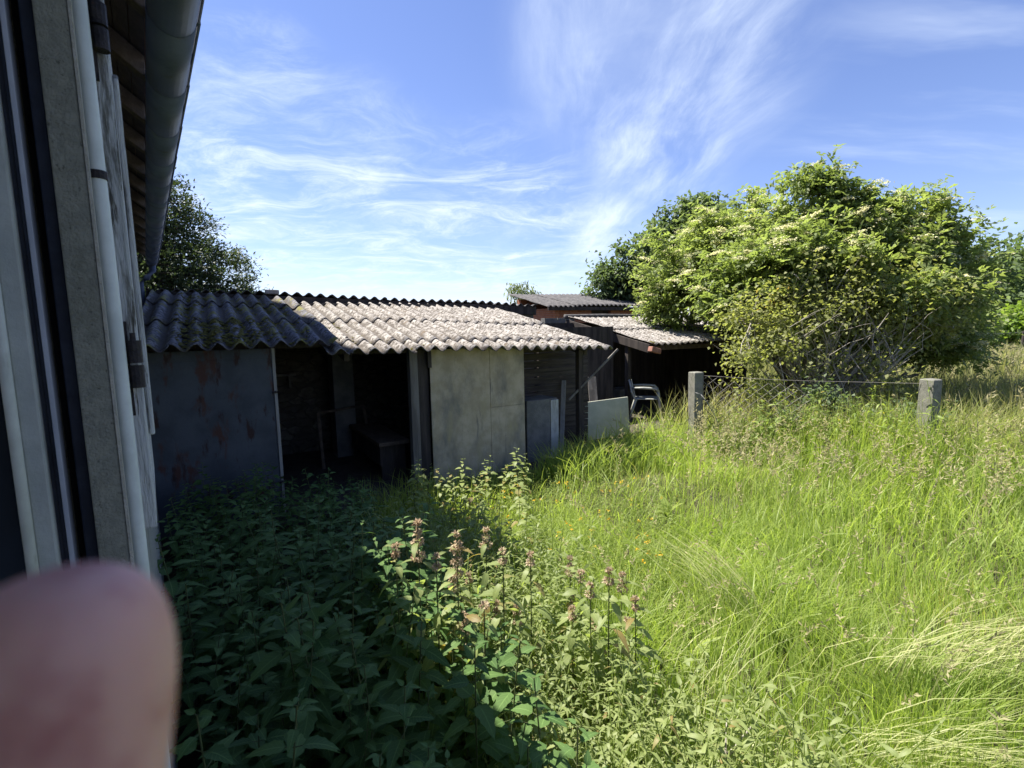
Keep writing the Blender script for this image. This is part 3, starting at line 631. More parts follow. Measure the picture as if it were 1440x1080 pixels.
# ------------------------------------------------------------------ fences
def fences():
    pA = at(980, 523, 7.45); pB = at(1309, 533, 5.9)
    f = empty('chain_link_fence', ((pA[0]+pB[0])/2, (pA[1]+pB[1])/2, 0), 'chain link fence between two grey concrete posts below the flowering bush', 'fence')
    d = pB-pA; d[2] = 0; L = np.linalg.norm(d); d /= L; nrm = np.array([-d[1], d[0], 0])
    def post(p, w, lean):
        b = MB(); z = p[2]; x0 = np.array([p[0], p[1], 0])
        u = np.array([1., 0, 0])*math.cos(.25)+np.array([0, 1., 0])*math.sin(.25); v = np.array([-u[1], u[0], 0])
        pr = [(-.5, -.5), (.22, -.5), (.27, -.36), (.5, -.36), (.5, .5), (-.5, .5)]
        n = len(pr); i = len(b.v)
        for zz, k in ((-.1, 1.), (z-.012, 1.), (z, .9)):
            for a_, c_ in pr: b.v.append(tuple(x0+(u*a_+v*c_)*w*k+np.array([lean*zz, 0, zz])))
        for q in range(2):
            for j in range(n): b.f.append((i+q*n+j, i+q*n+(j+1) % n, i+(q+1)*n+(j+1) % n, i+(q+1)*n+j))
        b.f.append(tuple(range(i+2*n, i+3*n)))
        return b.build('post', M['concrete'], f, bevel=.006)
    post(pA, .17, -.005); post(pB, .17, .012)
    b = MB(); top = 1.18; sag = lambda k: top+.03*math.sin(k*3.1)-.05*math.sin(math.pi*k)
    base = np.array([pA[0], pA[1], 0]); step = .075
    n = int((L-.1)/step)
    P = lambda u, z: tuple(base+d*u+np.array([0, 0, z])+nrm*.02*math.sin(u*4))
    for sg in (1, -1):
        k = -18
        while k < n+18:
            pts = []
            for j in range(0, 18):
                u = .08+(k+sg*j)*step; z = .05+j*.066
                if .08 <= u <= L-.08 and z <= sag(u/L) and u < L*.52+.12*math.sin(z*9): pts.append(P(u, z))
            if len(pts) > 1: b.tube(pts, .0028, 4, False)
            k += 2
    b.tube([P(.05+(L-.1)*k/14, sag(k/14)) for k in range(15)], .0025, 5)
    b.build('wire_mesh', M['wire'], f)
    # line wire fence far off in the field
    w = empty('wire_fence', at(1380, 480, 19)*np.array([1, 1, 0]), 'thin single wire field fence on dark stakes before the distant trees', 'fence')
    b = MB(); P0 = at(1290, 472, 17); P1 = at(1445, 467, 21); P2 = P1+(P1-P0)*1.2
    b.tube([tuple(P0), tuple((P0+P1)/2-np.array([0, 0, .03])), tuple(P1), tuple(P2)], .012, 5); b.build('wire', M['wire'], w)
    for k in (0.02, .36, .95, 1.7):
        q = P0+(P1-P0)*k; b = MB(); b.tube([(q[0], q[1], -.2), (q[0]+.03, q[1], q[2]+.06)], [.05, .04], 7); b.build('stake', M['darkwood'], w)
fences()

# ------------------------------------------------------------------ foliage machinery
def unit(v): return v/(np.linalg.norm(v, axis=-1, keepdims=True)+1e-9)
def quad_leaves(P, D, N, L, W, rnd, droop=.15):
    """4 corner leaves; P base, D direction, N rough normal"""
    n = len(P); D = unit(D); X = unit(np.cross(D, N)); Nn = np.cross(X, D)
    L = np.broadcast_to(L, n)[:, None]; W = np.broadcast_to(W, n)[:, None]
    mid = P+D*L*.45
    tip = P+D*L-Nn*L*droop
    V = np.stack([P, mid+X*W*.5+Nn*W*.12, tip, mid-X*W*.5+Nn*W*.12], 1).reshape(-1, 3)
    a = np.zeros((n, 4, 3)); a[:, 1, 0] = 1; a[:, 3, 0] = -1; a[:, 1, 1] = a[:, 3, 1] = .45; a[:, 2, 1] = 1; a[:, :, 2] = rnd[:, None]
    F = np.arange(n*4).reshape(n, 4)
    return V, F, a.reshape(-1, 3)
def blades(B, h, w, ang, lean, rnd, r, curl=1.):
    """grass blades, five stations, 9 verts each"""
    n = len(B); T = np.array([0, .27, .52, .77, 1.]); Wd = np.array([1, .92, .75, .45, 0.])
    dirv = np.stack([np.cos(ang), np.sin(ang), np.zeros(n)], 1)
    wa = ang+np.pi/2+r.normal(0, .7, n); wv = np.stack([np.cos(wa), np.sin(wa), np.zeros(n)], 1)
    side = np.stack([-np.sin(ang), np.cos(ang), np.zeros(n)], 1)*r.normal(0, .12, n)[:, None]
    C = B[:, None]+dirv[:, None]*(h*lean)[:, None, None]*(T**2)[None, :, None]+side[:, None]*h[:, None, None]*(T**3)[None, :, None]
    C[..., 2] += h[:, None]*T[None]*(1-.38*np.minimum(lean, 1.6)[:, None]*T[None]**1.6*curl)
    off = wv[:, None]*(w/2)[:, None, None]*Wd[None, :, None]
    Lf = C-off; Rt = C+off
    V = np.stack([Lf[:, 0], Rt[:, 0], Lf[:, 1], Rt[:, 1], Lf[:, 2], Rt[:, 2], Lf[:, 3], Rt[:, 3], C[:, 4]], 1).reshape(-1, 3)
    i = np.arange(n)[:, None]*9
    Q = np.concatenate([i+np.array([[2*k, 2*k+1, 2*k+3, 2*k+2]]) for k in range(3)]); Tr = i+np.array([[6, 7, 8]])
    a = np.zeros((n, 9, 3)); a[:, :, 1] = np.array([0, 0, .27, .27, .52, .52, .77, .77, 1]); a[:, :, 2] = rnd[:, None]; a[:, [0, 2, 4, 6], 0] = -1; a[:, [1, 3, 5, 7], 0] = 1
    return V, Q, Tr, a.reshape(-1, 3)
def vnoise(x, y, s, seed):
    g = np.random.default_rng(seed).random((64, 64)); u = x*s; v = y*s; i = np.floor(u).astype(int); j = np.floor(v).astype(int); fu = u-i; fv = v-j
    fu = fu*fu*(3-2*fu); fv = fv*fv*(3-2*fv); G_ = lambda a, b: g[a % 64, b % 64]
    return (G_(i, j)*(1-fu)+G_(i+1, j)*fu)*(1-fv)+(G_(i, j+1)*(1-fu)+G_(i+1, j+1)*fu)*fv

# ------------------------------------------------------------------ trees and bushes
def limb(b, p, q, r0, r1, wig=.08, n=5, seg=6):
    p = np.array(p, float); q = np.array(q, float); L = np.linalg.norm(q-p); pts = []
    for k in range(n+1):
        f = k/n; c = p+(q-p)*f; c = c+rng.normal(0, wig*L*.3, 3)*(0 < k < n); c[2] += wig*L*math.sin(math.pi*f)*.6; pts.append(tuple(c))
    b.tube(pts, list(np.linspace(r0, r1, n+1)), seg, False); return pts
def tree(name, label, cat, base, lobes, n, L, W, leaf, bark, trunk_r=.1, clump=.25, leaves_per=45, droop=.25, shell=2.4, flowers=0, twigs=1, group=None, stems=1, down=.2, jit=.35, leafname='crown', kids=0, compound=0):
    o = empty(name, base, label, cat, group); base = np.array(base, float)
    vol = np.array([l[1][0]*l[1][1]*l[1][2] for l in lobes])**.75; vol /= vol.sum(); PP = []; OO = []; tw = MB(); fl = []
    for li, (c, rad) in enumerate(lobes):
        c = np.array(c); rad = np.array(rad); m = max(2, int(n*vol[li]/leaves_per))
        d = unit(rng.normal(0, 1, (m, 3))); rr = rng.random(m)**(1/shell); cc = c+d*rr[:, None]*rad
        keep = cc[:, 2] > .12; cc, d, rr = cc[keep], d[keep], rr[keep]
        st = base+np.array([rng.uniform(-.05, .05)*stems, rng.uniform(-.05, .05)*stems, 0]) if stems > 1 else base
        if max(rad) < .3 and len(lobes) > 6:
            near = min((l for l in lobes if max(l[1]) > .4), key=lambda l: np.linalg.norm(l[0]-c)); limb(tw, near[0], c, .014, .004, .12, 4, 5)
        else: limb(tw, st, c-np.array([0, 0, rad[2]*.3]), trunk_r*(.55 if stems > 1 else .5), trunk_r*.16, .12)
        for k in range(0, len(cc), max(1, int(3/twigs))):
            limb(tw, c-np.array([0, 0, rad[2]*.25]), cc[k], trunk_r*.16, trunk_r*.035, .1, 3, 4)
        for p, dd, q in zip(cc, d, rr):
            k = int(leaves_per*rng.uniform(.6, 1.4)); PP.append(p+rng.normal(0, clump, (k, 3))*np.array([1, 1, .7])*rng.uniform(.6, 1.2)); OO.append(np.repeat((dd*q)[None], k, 0))
            if flowers and q > .5 and (dd[2] > -.45) and rng.random() < flowers: fl.append(p+dd*clump*rng.uniform(1.1, 1.8)*(1 if dd[2] < .5 else .7)+np.array([0, 0, clump*.35]))
    if stems == 1:
        top = np.mean([l[0] for l in lobes], 0); limb(tw, base, top, trunk_r, trunk_r*.35, .03, 6, 9)
    P = np.concatenate(PP); O = np.concatenate(OO); P = P[P[:, 2] > .08] if True else P; O = O[:len(P)]
    k = len(P); D = O*.9+rng.normal(0, .6, (k, 3)); D[:, 2] -= down; Nn = np.array([0, 0, 1.])+rng.normal(0, .45, (k, 3))
    rnd = np.clip(vnoise(P[:, 0]*1.0+P[:, 2], P[:, 1]+P[:, 2]*.7, 1.1, 5)*.6+rng.random(k)*.5-.05, 0, 1)
    if compound:                                       # pinnate leaves: a rib with paired leaflets and a terminal one
        D = unit(D); X = unit(np.cross(D, Nn)); Vs = []; Fs = []; As = []; off = 0
        for f, sgn in [(.35, 1), (.35, -1), (.65, 1), (.65, -1), (1., 0)]:
            p2 = P+D*(L*compound*f)[:, None] if not np.isscalar(L) else P+D*L*compound*f
            p2 = p2-np.array([0, 0, 1.])*L*compound*f*f*.35
            d2 = D*(.55 if sgn else 1)+X*sgn*.9
            V, F, a = quad_leaves(p2, d2, Nn, L*rng.uniform(.7, 1.15, k), W*rng.uniform(.8, 1.2, k), rnd, droop)
            Vs.append(V); Fs.append(F+off); As.append(a); off += len(V)
        np_mesh(leafname, np.concatenate(Vs), [np.concatenate(Fs)], leaf, o, {'lf': np.concatenate(As)})
    else:
        V, F, a = quad_leaves(P, D, Nn, L*rng.uniform(.65, 1.25, k), W*rng.uniform(.75, 1.25, k), rnd, droop)
        np_mesh(leafname, V, [F], leaf, o, {'lf': a})
    tw.build('trunk', bark, o, smooth=True)
    if fl:
        Vs = []; Fs = []; As = []; off = 0
        for c in fl:
            m = 110; R = rng.uniform(.10, .19); tilt = rng.normal(0, .3, 2); u = rng.normal(0, .5, (m, 2))*R
            p = c+np.stack([u[:, 0], u[:, 1], u[:, 0]*tilt[0]+u[:, 1]*tilt[1]-np.hypot(u[:, 0], u[:, 1])*.25+rng.normal(0, .008, m)], 1)
            D = rng.normal(0, 1, (m, 3)); D[:, 2] *= .3; V, F, a = quad_leaves(p, D, np.array([0, 0, 1.])+rng.normal(0, .3, (m, 3)), .032, .03, rng.random(m), .1)
            Vs.append(V); Fs.append(F+off); As.append(a); off += len(V)
        np_mesh('flower_heads', np.concatenate(Vs), [np.concatenate(Fs)], M['umbel'], o, {'lf': np.concatenate(As)})
    return o
def lobe(px, py, rx, ry, Y, dz=1.):
    c = at(px, py, Y); k = Y/FPX; return (c, (rx*k, .5*(rx+ry)*k*dz, ry*k))

# flowering elder
el = [lobe(955, 395, 42, 50, 11.6), lobe(1005, 355, 55, 60, 11.6), lobe(1075, 335, 62, 50, 11.0), lobe(1060, 415, 70, 50, 11.4), lobe(1150, 355, 70, 60, 9.8), lobe(930, 420, 26, 24, 11.6), lobe(1110, 300, 30, 22, 10),
      lobe(1165, 275, 26, 30, 9.6), lobe(1220, 300, 48, 38, 9.6), lobe(1275, 290, 38, 24, 9.7), lobe(1250, 355, 60, 50, 9.6), lobe(1305, 335, 38, 22, 9.7),
      lobe(1320, 395, 50, 45, 9.6), lobe(1350, 410, 40, 40, 9.9), lobe(1355, 460, 36, 32, 9.9), lobe(1320, 480, 40, 30, 9.8), lobe(1180, 440, 95, 60, 9.8), lobe(1285, 455, 60, 50, 9.8)]
el = [(c-np.array([0, 0, .17]), rd) for c, rd in el]
for px, py in [(1118, 236), (1135, 228), (1150, 222), (1143, 246), (1160, 238), (1178, 236), (1192, 246), (1204, 258), (1240, 264), (1262, 268), (1302, 262), (1316, 272), (1322, 300), (1345, 306), (1358, 320), (1364, 342), (1340, 326), (1372, 356), (990, 292), (1040, 280), (1070, 282), (930, 330), (905, 372)]:
    el.append(lobe(px, py+(16 if px > 1090 else 6), random.uniform(7, 11), random.uniform(5, 8), 9.6 if px > 1090 else 11.5))
el += [lobe(1275, 400, 34, 24, 8.3), lobe(1318, 420, 30, 26, 8.4), lobe(1215, 365, 40, 20, 8.5), lobe(1100, 375, 50, 34, 8.9), lobe(1150, 345, 46, 34, 8.9), lobe(1040, 400, 50, 42, 9.6), lobe(1070, 370, 46, 36, 9.4), lobe(1020, 430, 36, 22, 9.4)]
tree('elder_bush', 'big light green elder bush covered in flat cream flower heads', 'bush', at(1150, 560, 9.9)*np.array([1, 1, 0]), el, 27000, .105, .050, M['elder'], M['bark'],
       .10,   .18, 34, .2, 2.3, 1., stems=5, compound=1.25, down=.1)
# yellowing shrub in front with bare pale stems
ro = [lobe(1055, 450, 34, 30, 8.2), lobe(1050, 490, 30, 24, 8.0), lobe(1095, 470, 44, 36, 8.1), lobe(1115, 425, 46, 34, 8.4), lobe(1170, 415, 52, 38, 8.4), lobe(1230, 415, 50, 36, 8.4), lobe(1285, 425, 42, 32, 8.6),
      lobe(1150, 445, 66, 34, 8.2), lobe(1225, 445, 60, 32, 8.3), lobe(1200, 378, 30, 16, 8.5), lobe(1325, 445, 34, 30, 8.8), lobe(1290, 458, 40, 22, 8.6)]
for px, py in [(1070, 412), (1120, 385), (1150, 372), (1212, 358), (1252, 370), (1292, 390), (1330, 408), (1022, 450), (1340, 460), (1040, 515), (1062, 530)]:
    ro.append(lobe(px, py, random.uniform(9, 16), random.uniform(7, 12), random.uniform(8.0, 8.5)))
for _ in range(22): ro.append(lobe(random.uniform(1040, 1310), random.uniform(478, 560), random.uniform(8, 14), random.uniform(5, 9), random.uniform(7.4, 8.2)))
rs = tree('shrub', 'yellowing shrub with bare pale lower stems in front of the elder', 'bush', at(1150, 600, 8.2)*np.array([1, 1, 0]), ro, 13000, .072, .054, M['rose'], M['palebark'],
     .055, .17, 34, .2, 1.8, 0, stems=6, twigs=2.2)
def bare_stems():
    b = MB(); root = at(1160, 600, 8.1)*np.array([1, 1, 0])
    for px, py in [(1070, 500), (1140, 520), (1180, 515), (1205, 530), (1255, 520), (1275, 505), (1315, 470), (1105, 520), (1160, 500), (1085, 470), (1110, 460), (1130, 450), (1150, 440), (1175, 455), (1200, 445), (1225, 450), (1245, 470), (1270, 480), (1290, 455), (1060, 520), (1040, 505), (1220, 500), (1255, 440), (1300, 490), (1190, 480), (1120, 490), (1165, 470), (1095, 500), (1235, 520)]:
        Y = random.uniform(7.5, 8.4); tip = at(px+random.uniform(-6, 6), py, Y)
        st = root+np.array([random.uniform(-.35, .35), random.uniform(-.3, .3), .25])
        pts = limb(b, st, tip, random.uniform(.009, .017), .005, .05, 6, 5)
        for _ in range(7):
            s0 = np.array(random.choice(pts[2:])); limb(b, s0, s0+np.array([random.uniform(-.5, .5), random.uniform(-.4, .1), random.uniform(.15, .6)]), .006, .002, .05, 4, 4)
    b.build('bare_stems', M['palebark'], rs, smooth=True)
bare_stems()
# low dark greenery along the fence
tree('ivy_clump', 'dark ivy clump on the chain link fence under the bush', 'plant', at(1100, 620, 7.1)*np.array([1, 1, 0]),
     [lobe(1270, 590, 40, 18, 6.6), lobe(1215, 600, 45, 18, 6.7), lobe(1140, 590, 40, 18, 6.9), lobe(1165, 565, 34, 20, 6.9), lobe(1110, 610, 40, 16, 7.0)], 3600, .065, .045, M['walnut'], M['darkbark'], .03, .12, 24, .2, 2.0, 0, stems=4)
# dark tree behind, on the left of the elder
wl = [lobe(870, 398, 34, 26, 17), lobe(905, 370, 32, 30, 17), lobe(940, 340, 34, 34, 17), lobe(985, 310, 32, 32, 17), lobe(930, 395, 50, 35, 17), lobe(995, 295, 18, 16, 17), lobe(855, 384, 14, 10, 17), lobe(845, 412, 20, 12, 17), lobe(878, 350, 10, 8, 17), lobe(850, 372, 8, 6, 17), lobe(935, 300, 9, 8, 17), lobe(910, 338, 9, 8, 17), lobe(965, 300, 14, 12, 17), lobe(1010, 350, 60, 50, 17)]
tree('leafy_tree', 'dark green tree rising behind the brick outbuilding left of the elder', 'tree', at(960, 470, 17)*np.array([1, 1, 0]), wl, 22000, .19, .09, M['walnut'], M['darkbark'], .16, .22, 28, .35, 2.2)
# conifer behind the house gutter
ctop = at(205, 200, 13.5); cb = at(205, 470, 13.5)*np.array([1, 1, 0]); cl = []
for k in range(26):
    f = (k+.5)/26; zz = .6+(ctop[2]-.6)*f; R = 4.5*(1-f)**.8+.15
    cl.append((np.array([cb[0]+rng.normal(0, .1), cb[1]+rng.normal(0, .1), zz]), (R, R, .42)))
tree('conifer', 'dark dense conifer behind the end of the house gutter', 'tree', cb, cl, 110000, .115, .045, M['conifer'], M['darkbark'], .2, .16, 40, .15, 5, 0, down=-.35)
# small pale tree above the ridge
bt = [lobe(722, 404, 8, 9, 26), lobe(735, 408, 13, 9, 26), lobe(748, 414, 9, 7, 26), lobe(722, 416, 7, 6, 26), lobe(740, 420, 18, 10, 26)]
tree('young_tree', 'small pale feathery tree top showing above the shed ridge', 'tree', at(735, 470, 26)*np.array([1, 1, 0]), bt, 900, .22, .07, M['birch'], M['bark'], .08, .2, 16, .5, 2, 0, down=.6)
# distant trees on the right
for i, (lb, Y, lobs, n, mt) in enumerate([
    ('distant rounded green tree at the right edge of the field', 40, [(1432, 362, 28, 22), (1450, 390, 45, 40), (1410, 385, 26, 28), (1430, 420, 50, 35)], 6000, 'fartree'),
    ('distant green tree half hidden by the right side of the elder', 34, [(1375, 365, 22, 20), (1385, 400, 36, 36), (1370, 430, 40, 30), (1400, 435, 40, 25)], 5000, 'fartree'),
    ('bright lime green bush at the far edge of the field', 26, [(1415, 458, 26, 14), (1440, 452, 24, 14), (1390, 464, 22, 10)], 2600, 'brightbush'),
    ('dark low bush in the field just behind the elder', 15, [(1335, 430, 40, 45), (1345, 455, 45, 25), (1300, 470, 40, 30)], 4200, 'elder')]):
    L_ = .011*Y
    tree('far_tree' if i < 2 else 'field_bush', lb, 'tree' if i < 2 else 'bush', at(lobs[0][0], 470, Y)*np.array([1, 1, 0]), [lobe(a, b_, c, d, Y) for a, b_, c, d in lobs], n, L_, L_*.6, M[mt], M['darkbark'], .2, .022*Y, 26, .25, 2.2)
wl2 = []
for k in range(7):                                     # the wood goes on to the right of the field
    X = 34+k*7; Y = 40-k*3+random.uniform(-3, 3); hgt = random.uniform(5, 7.5)
    wl2 += [(np.array([X+random.uniform(-1, 1), Y, hgt*.6]), (2.6, 2.6, hgt*.42)), (np.array([X+1.5, Y, hgt*.45]), (2.2, 2.2, hgt*.3))]
tag(tree('woodland', 'distant wood closing the field on the far right', 'wood', (34, 40, 0), wl2, 8000, .6, .35, M['fartree'], M['darkbark'], .2, .8, 26, .25, 2.2, stems=2), kind='stuff')

# ------------------------------------------------------------------ herbs
def leaf_blade(prof, n, L, W, droop, fold, serr=0., curl=0.):
    """a modelled leaf along +x: returns verts, quads, attr"""
    t = np.linspace(0, 1, n+1); V = []; A_ = []
    for k, f in enumerate(t):
        w = prof(f)*W*.5*(1+(serr if k % 2 else -serr)*(0 < k < n))
        x = L*f-(.06*L*serr*2 if k % 2 == 0 else 0); zc = -droop*L*f*f+curl*L*f
        V += [(L*f-.03*L, w, zc+fold*w), (L*f, 0, zc), (L*f-.03*L, -w, zc+fold*w)]; A_ += [(1, f, 0), (0, f, 0), (-1, f, 0)]
    Q = []
    for k in range(n):
        i = k*3; Q += [(i, i+1, i+4, i+3), (i+1, i+2, i+5, i+4)]
    return np.array(V, float), np.array(Q), np.array(A_, float)
ovate = lambda f: (math.sin(math.pi*min(1, f*1.0)**.62)**.85)*(1-.25*f)+.02*(1-f)
lance = lambda f: math.sin(math.pi*f**.8)**.9
def rot(V, yaw, pitch, roll=0.):
    cr, sr = math.cos(roll), math.sin(roll); V = V@np.array([[1, 0, 0], [0, cr, sr], [0, -sr, cr]])
    cp, sp = math.cos(pitch), math.sin(pitch); V = V@np.array([[cp, 0, sp], [0, 1, 0], [-sp, 0, cp]])
    c, s = math.cos(yaw), math.sin(yaw); return V@np.array([[c, s, 0], [-s, c, 0], [0, 0, 1]])
def herb(r, h, pairs, L0, W0, first=.25, prof=ovate, segs=9, droop=.3, pitch=(-.1, .35), lean=.1, topsmall=.35, serr=.10, petiole=.25):
    """stem and opposite leaves, leaf pairs turned a quarter each; returns leaves(V,Q,A), stem MB"""
    la = r.uniform(0, 6.28); ln = r.uniform(0, lean)
    cx = lambda f: np.array([math.cos(la)*ln*h*f*f, math.sin(la)*ln*h*f*f, h*f])
    st = MB(); st.tube([tuple(cx(f)) for f in np.linspace(0, 1, 6)], list(np.linspace(.0045, .002, 6)*(h/.8)**.5), 5, False)
    Vs, Qs, As = [], [], []; off = 0; y0 = r.uniform(0, 6.28)
    for k in range(pairs):
        f = first+(1-first)*(k/(pairs-1))**.85; g = (k/(pairs-1))
        sz = (.75+.5*math.sin(math.pi*min(1, g*1.1))) if g < .8 else 1.0*(topsmall+(1-topsmall)*(1-g)/.2)
        for sd in range(2):
            yaw = y0+k*math.pi/2+sd*math.pi+r.normal(0, .22); L = L0*sz*r.uniform(.8, 1.15); W = W0*sz*r.uniform(.85, 1.15)
            V, Q, A_ = leaf_blade(prof, segs, L, W, droop*r.uniform(.5, 1.5), r.uniform(.1, .35), serr)
            V[:, 0] += L*petiole
            pt = r.uniform(*pitch)+g*.35 if g > .8 else r.uniform(*pitch)
            V = rot(V, yaw, pt, r.normal(0, .2))+cx(f)
            A_[:, 2] = r.random()
            d = rot(np.array([[L*petiole, 0, 0]]), yaw, pt)[0]+cx(f); st.tube([tuple(cx(f)), tuple(d)], [.0018, .0012], 4, False)
            Vs.append(V); Qs.append(Q+off); As.append(A_); off += len(V)
    return np.concatenate(Vs), np.concatenate(Qs), np.concatenate(As), st, cx
def stem_attr(o):
    me = o.data; a = me.attributes.new('lf', 'FLOAT_VECTOR', 'POINT'); a.data.foreach_set('vector', np.tile(np.array([0, .2, .4], np.float32), len(me.vertices)))
def copy_tree(o, parent=None):
    c = o.copy(); COL.objects.link(c)
    if parent is not None: c.parent = parent
    for ch in list(o.children): copy_tree(ch, c)
    return c
NETTLE = 'dark green stinging nettle in the shaded bed between the house and the shed'
def nettles():
    r = np.random.default_rng(21); protos = []
    for k in range(7):
        h = r.uniform(.72, .98); V, Q, A_, st, cx = herb(r, h, int(r.integers(11, 15)), .105, .052, .16, droop=.35, pitch=(-.25, .25))
        t = empty('nettle', (0, 0, 0), NETTLE, 'nettle', 'nettles in the shaded bed')
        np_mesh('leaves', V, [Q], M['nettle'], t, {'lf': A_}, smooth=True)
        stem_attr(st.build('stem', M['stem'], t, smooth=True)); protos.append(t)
    used = 0; pts = []
    tries = 0
    while len(pts) < 285 and tries < 60000:
        tries += 1
        a = r.uniform(.75, 5.6); q = r.uniform(.05, 2.1)
        qmax = .92+.18*max(0, a-1.1)
        if q > qmax: continue
        p = hg*a+hm*q; t = p@sn-5.28
        if t > .12: continue
        s = p@se
        if s > 3.4: continue
        if a < 1.15 and q < .2: continue
        if .5 < q < .95 and 1.55 < a < 2.0 and r.random() < .75: continue        # gap in the bed
        dmin = .118 if a < 3 else .15
        if any((p[0]-x)**2+(p[1]-y)**2 < dmin**2 for x, y in pts): continue
        pts.append((p[0], p[1]))
        o = protos[used] if used < len(protos) else copy_tree(protos[int(r.integers(len(protos)))])
        used += 1
        o['label'] = ('dark nettle at the foot of the blue metal door' if s < .6 and t > -1.6 else 'low dark nettle before the open bay of the shed' if s < 2.15 and t > -1.3 else 'large dark nettle at the bottom edge of the shaded bed' if a < 1.9 else 'nettle at the sunlit rim of the shaded bed' if q > qmax-.2 else NETTLE)
        far = min(1, max(0, (a-2.2)/2.5)); sc0 = r.uniform(.74, 1.14)*(1-.28*far)
        if 0.55 < s < 2.1 and t > -.7: sc0 *= .72
        if a < 1.6: sc0 *= .93
        o.location = (p[0], p[1], 0); o.rotation_euler = (r.normal(0, .07), r.normal(0, .07), r.uniform(0, 6.28)); o.scale = (sc0*1.02, sc0*1.02, sc0)
nettles()
def light_nettles():
    """a taller sunlit group at the foot of the cement panels"""
    r = np.random.default_rng(33); protos = []
    for k in range(4):
        h = r.uniform(.7, .95); V, Q, A_, st, cx = herb(r, h, 10, .095, .055, .2, droop=.4, pitch=(-.2, .35))
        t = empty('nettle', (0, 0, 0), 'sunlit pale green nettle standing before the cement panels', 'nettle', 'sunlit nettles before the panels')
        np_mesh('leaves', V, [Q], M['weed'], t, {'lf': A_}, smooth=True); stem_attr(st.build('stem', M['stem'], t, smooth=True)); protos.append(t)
    for i in range(46):
        o = protos[i] if i < 4 else copy_tree(protos[i % 4])
        px = r.uniform(575, 745); Y = r.uniform(3.6, 5.2); p = at(px, 600, Y)
        if p@sn-5.28 > -.05: p = p-sn*(p@sn-5.28+.2)
        o.location = (p[0], p[1], 0); o.rotation_euler = (r.normal(0, .08), r.normal(0, .08), r.uniform(0, 6.28)); s_ = r.uniform(.55, .88); o.scale = (s_, s_, s_)
light_nettles()
def flower_spikes():
    spots = [(585, 735, 1.95, .20, 'tallest faded flower spike, leftmost at the edge of the shade'), (640, 752, 2.05, .2, 'faded flower spike with dark stem second from the left'), (681, 745, 2.35, .12, 'slender faded flower spike behind the second spike'),
             (556, 770, 2.0, .05, 'short faded flower spike at the very edge of the nettles'), (612, 786, 1.9, .06, 'short faded flower spike between the two tallest spikes'), (706, 775, 2.1, .07, 'leafy faded flower spike in the middle of the row'),
             (745, 780, 2.2, .07, 'faded flower spike right of the middle of the row'), (802, 785, 2.5, .1, 'faded flower spike beside the shadow on the grass, rightmost'), (680, 850, 1.7, .04, 'low faded flower spike in the sunlit weeds below the row')]
    r = np.random.default_rng(44)
    for _ in range(16): spots.append((r.uniform(600, 900), r.uniform(775, 880), r.uniform(1.9, 2.5), r.uniform(.05, .12), 'thin tan seed spike among the sunlit weeds'))
    for px, py, Y, sl_, lb in spots:
        tip = at(px, py, Y); h = tip[2]; V, Q, A_, st, cx = herb(r, h, 10, .085, .036, .25, lance, 8, .5, (-.5, .3), .02, .5, .08, .2)
        t = empty('flower_spike', (tip[0], tip[1], 0), lb, 'flowering plant', 'faded flower spikes')
        off = np.array([tip[0], tip[1], 0]); st.v = [tuple(np.array(v)+off) for v in st.v]
        np_mesh('leaves', V+off, [Q], M['weed'], t, {'lf': A_}, smooth=True); stem_attr(st.build('stem', M['stem'], t, smooth=True))
        P = []; z = h
        nW = int(sl_/.042)+1
        for k in range(nW):
            c = cx(1-(k*.042*r.uniform(.85, 1.15))/h); m = int(r.integers(50, 100)); R = (.010+.0065*min(k, 2))*r.uniform(.75, 1.15)
            d = unit(r.normal(0, 1, (m, 3))); P.append((c+d*np.array([R, R, R*.55])*r.uniform(.5, 1.1, (m, 1)), d))
        p = np.concatenate([x for x, _ in P])+off; d = np.concatenate([x for _, x in P])
        V, F, a = quad_leaves(p, d+r.normal(0, .4, d.shape), r.normal(0, 1, d.shape), r.uniform(.010, .018, len(p)), .008, r.random(len(p)), .2)
        np_mesh('flower_whorls', V, [F], M['spike'], t, {'lf': a})
flower_spikes()

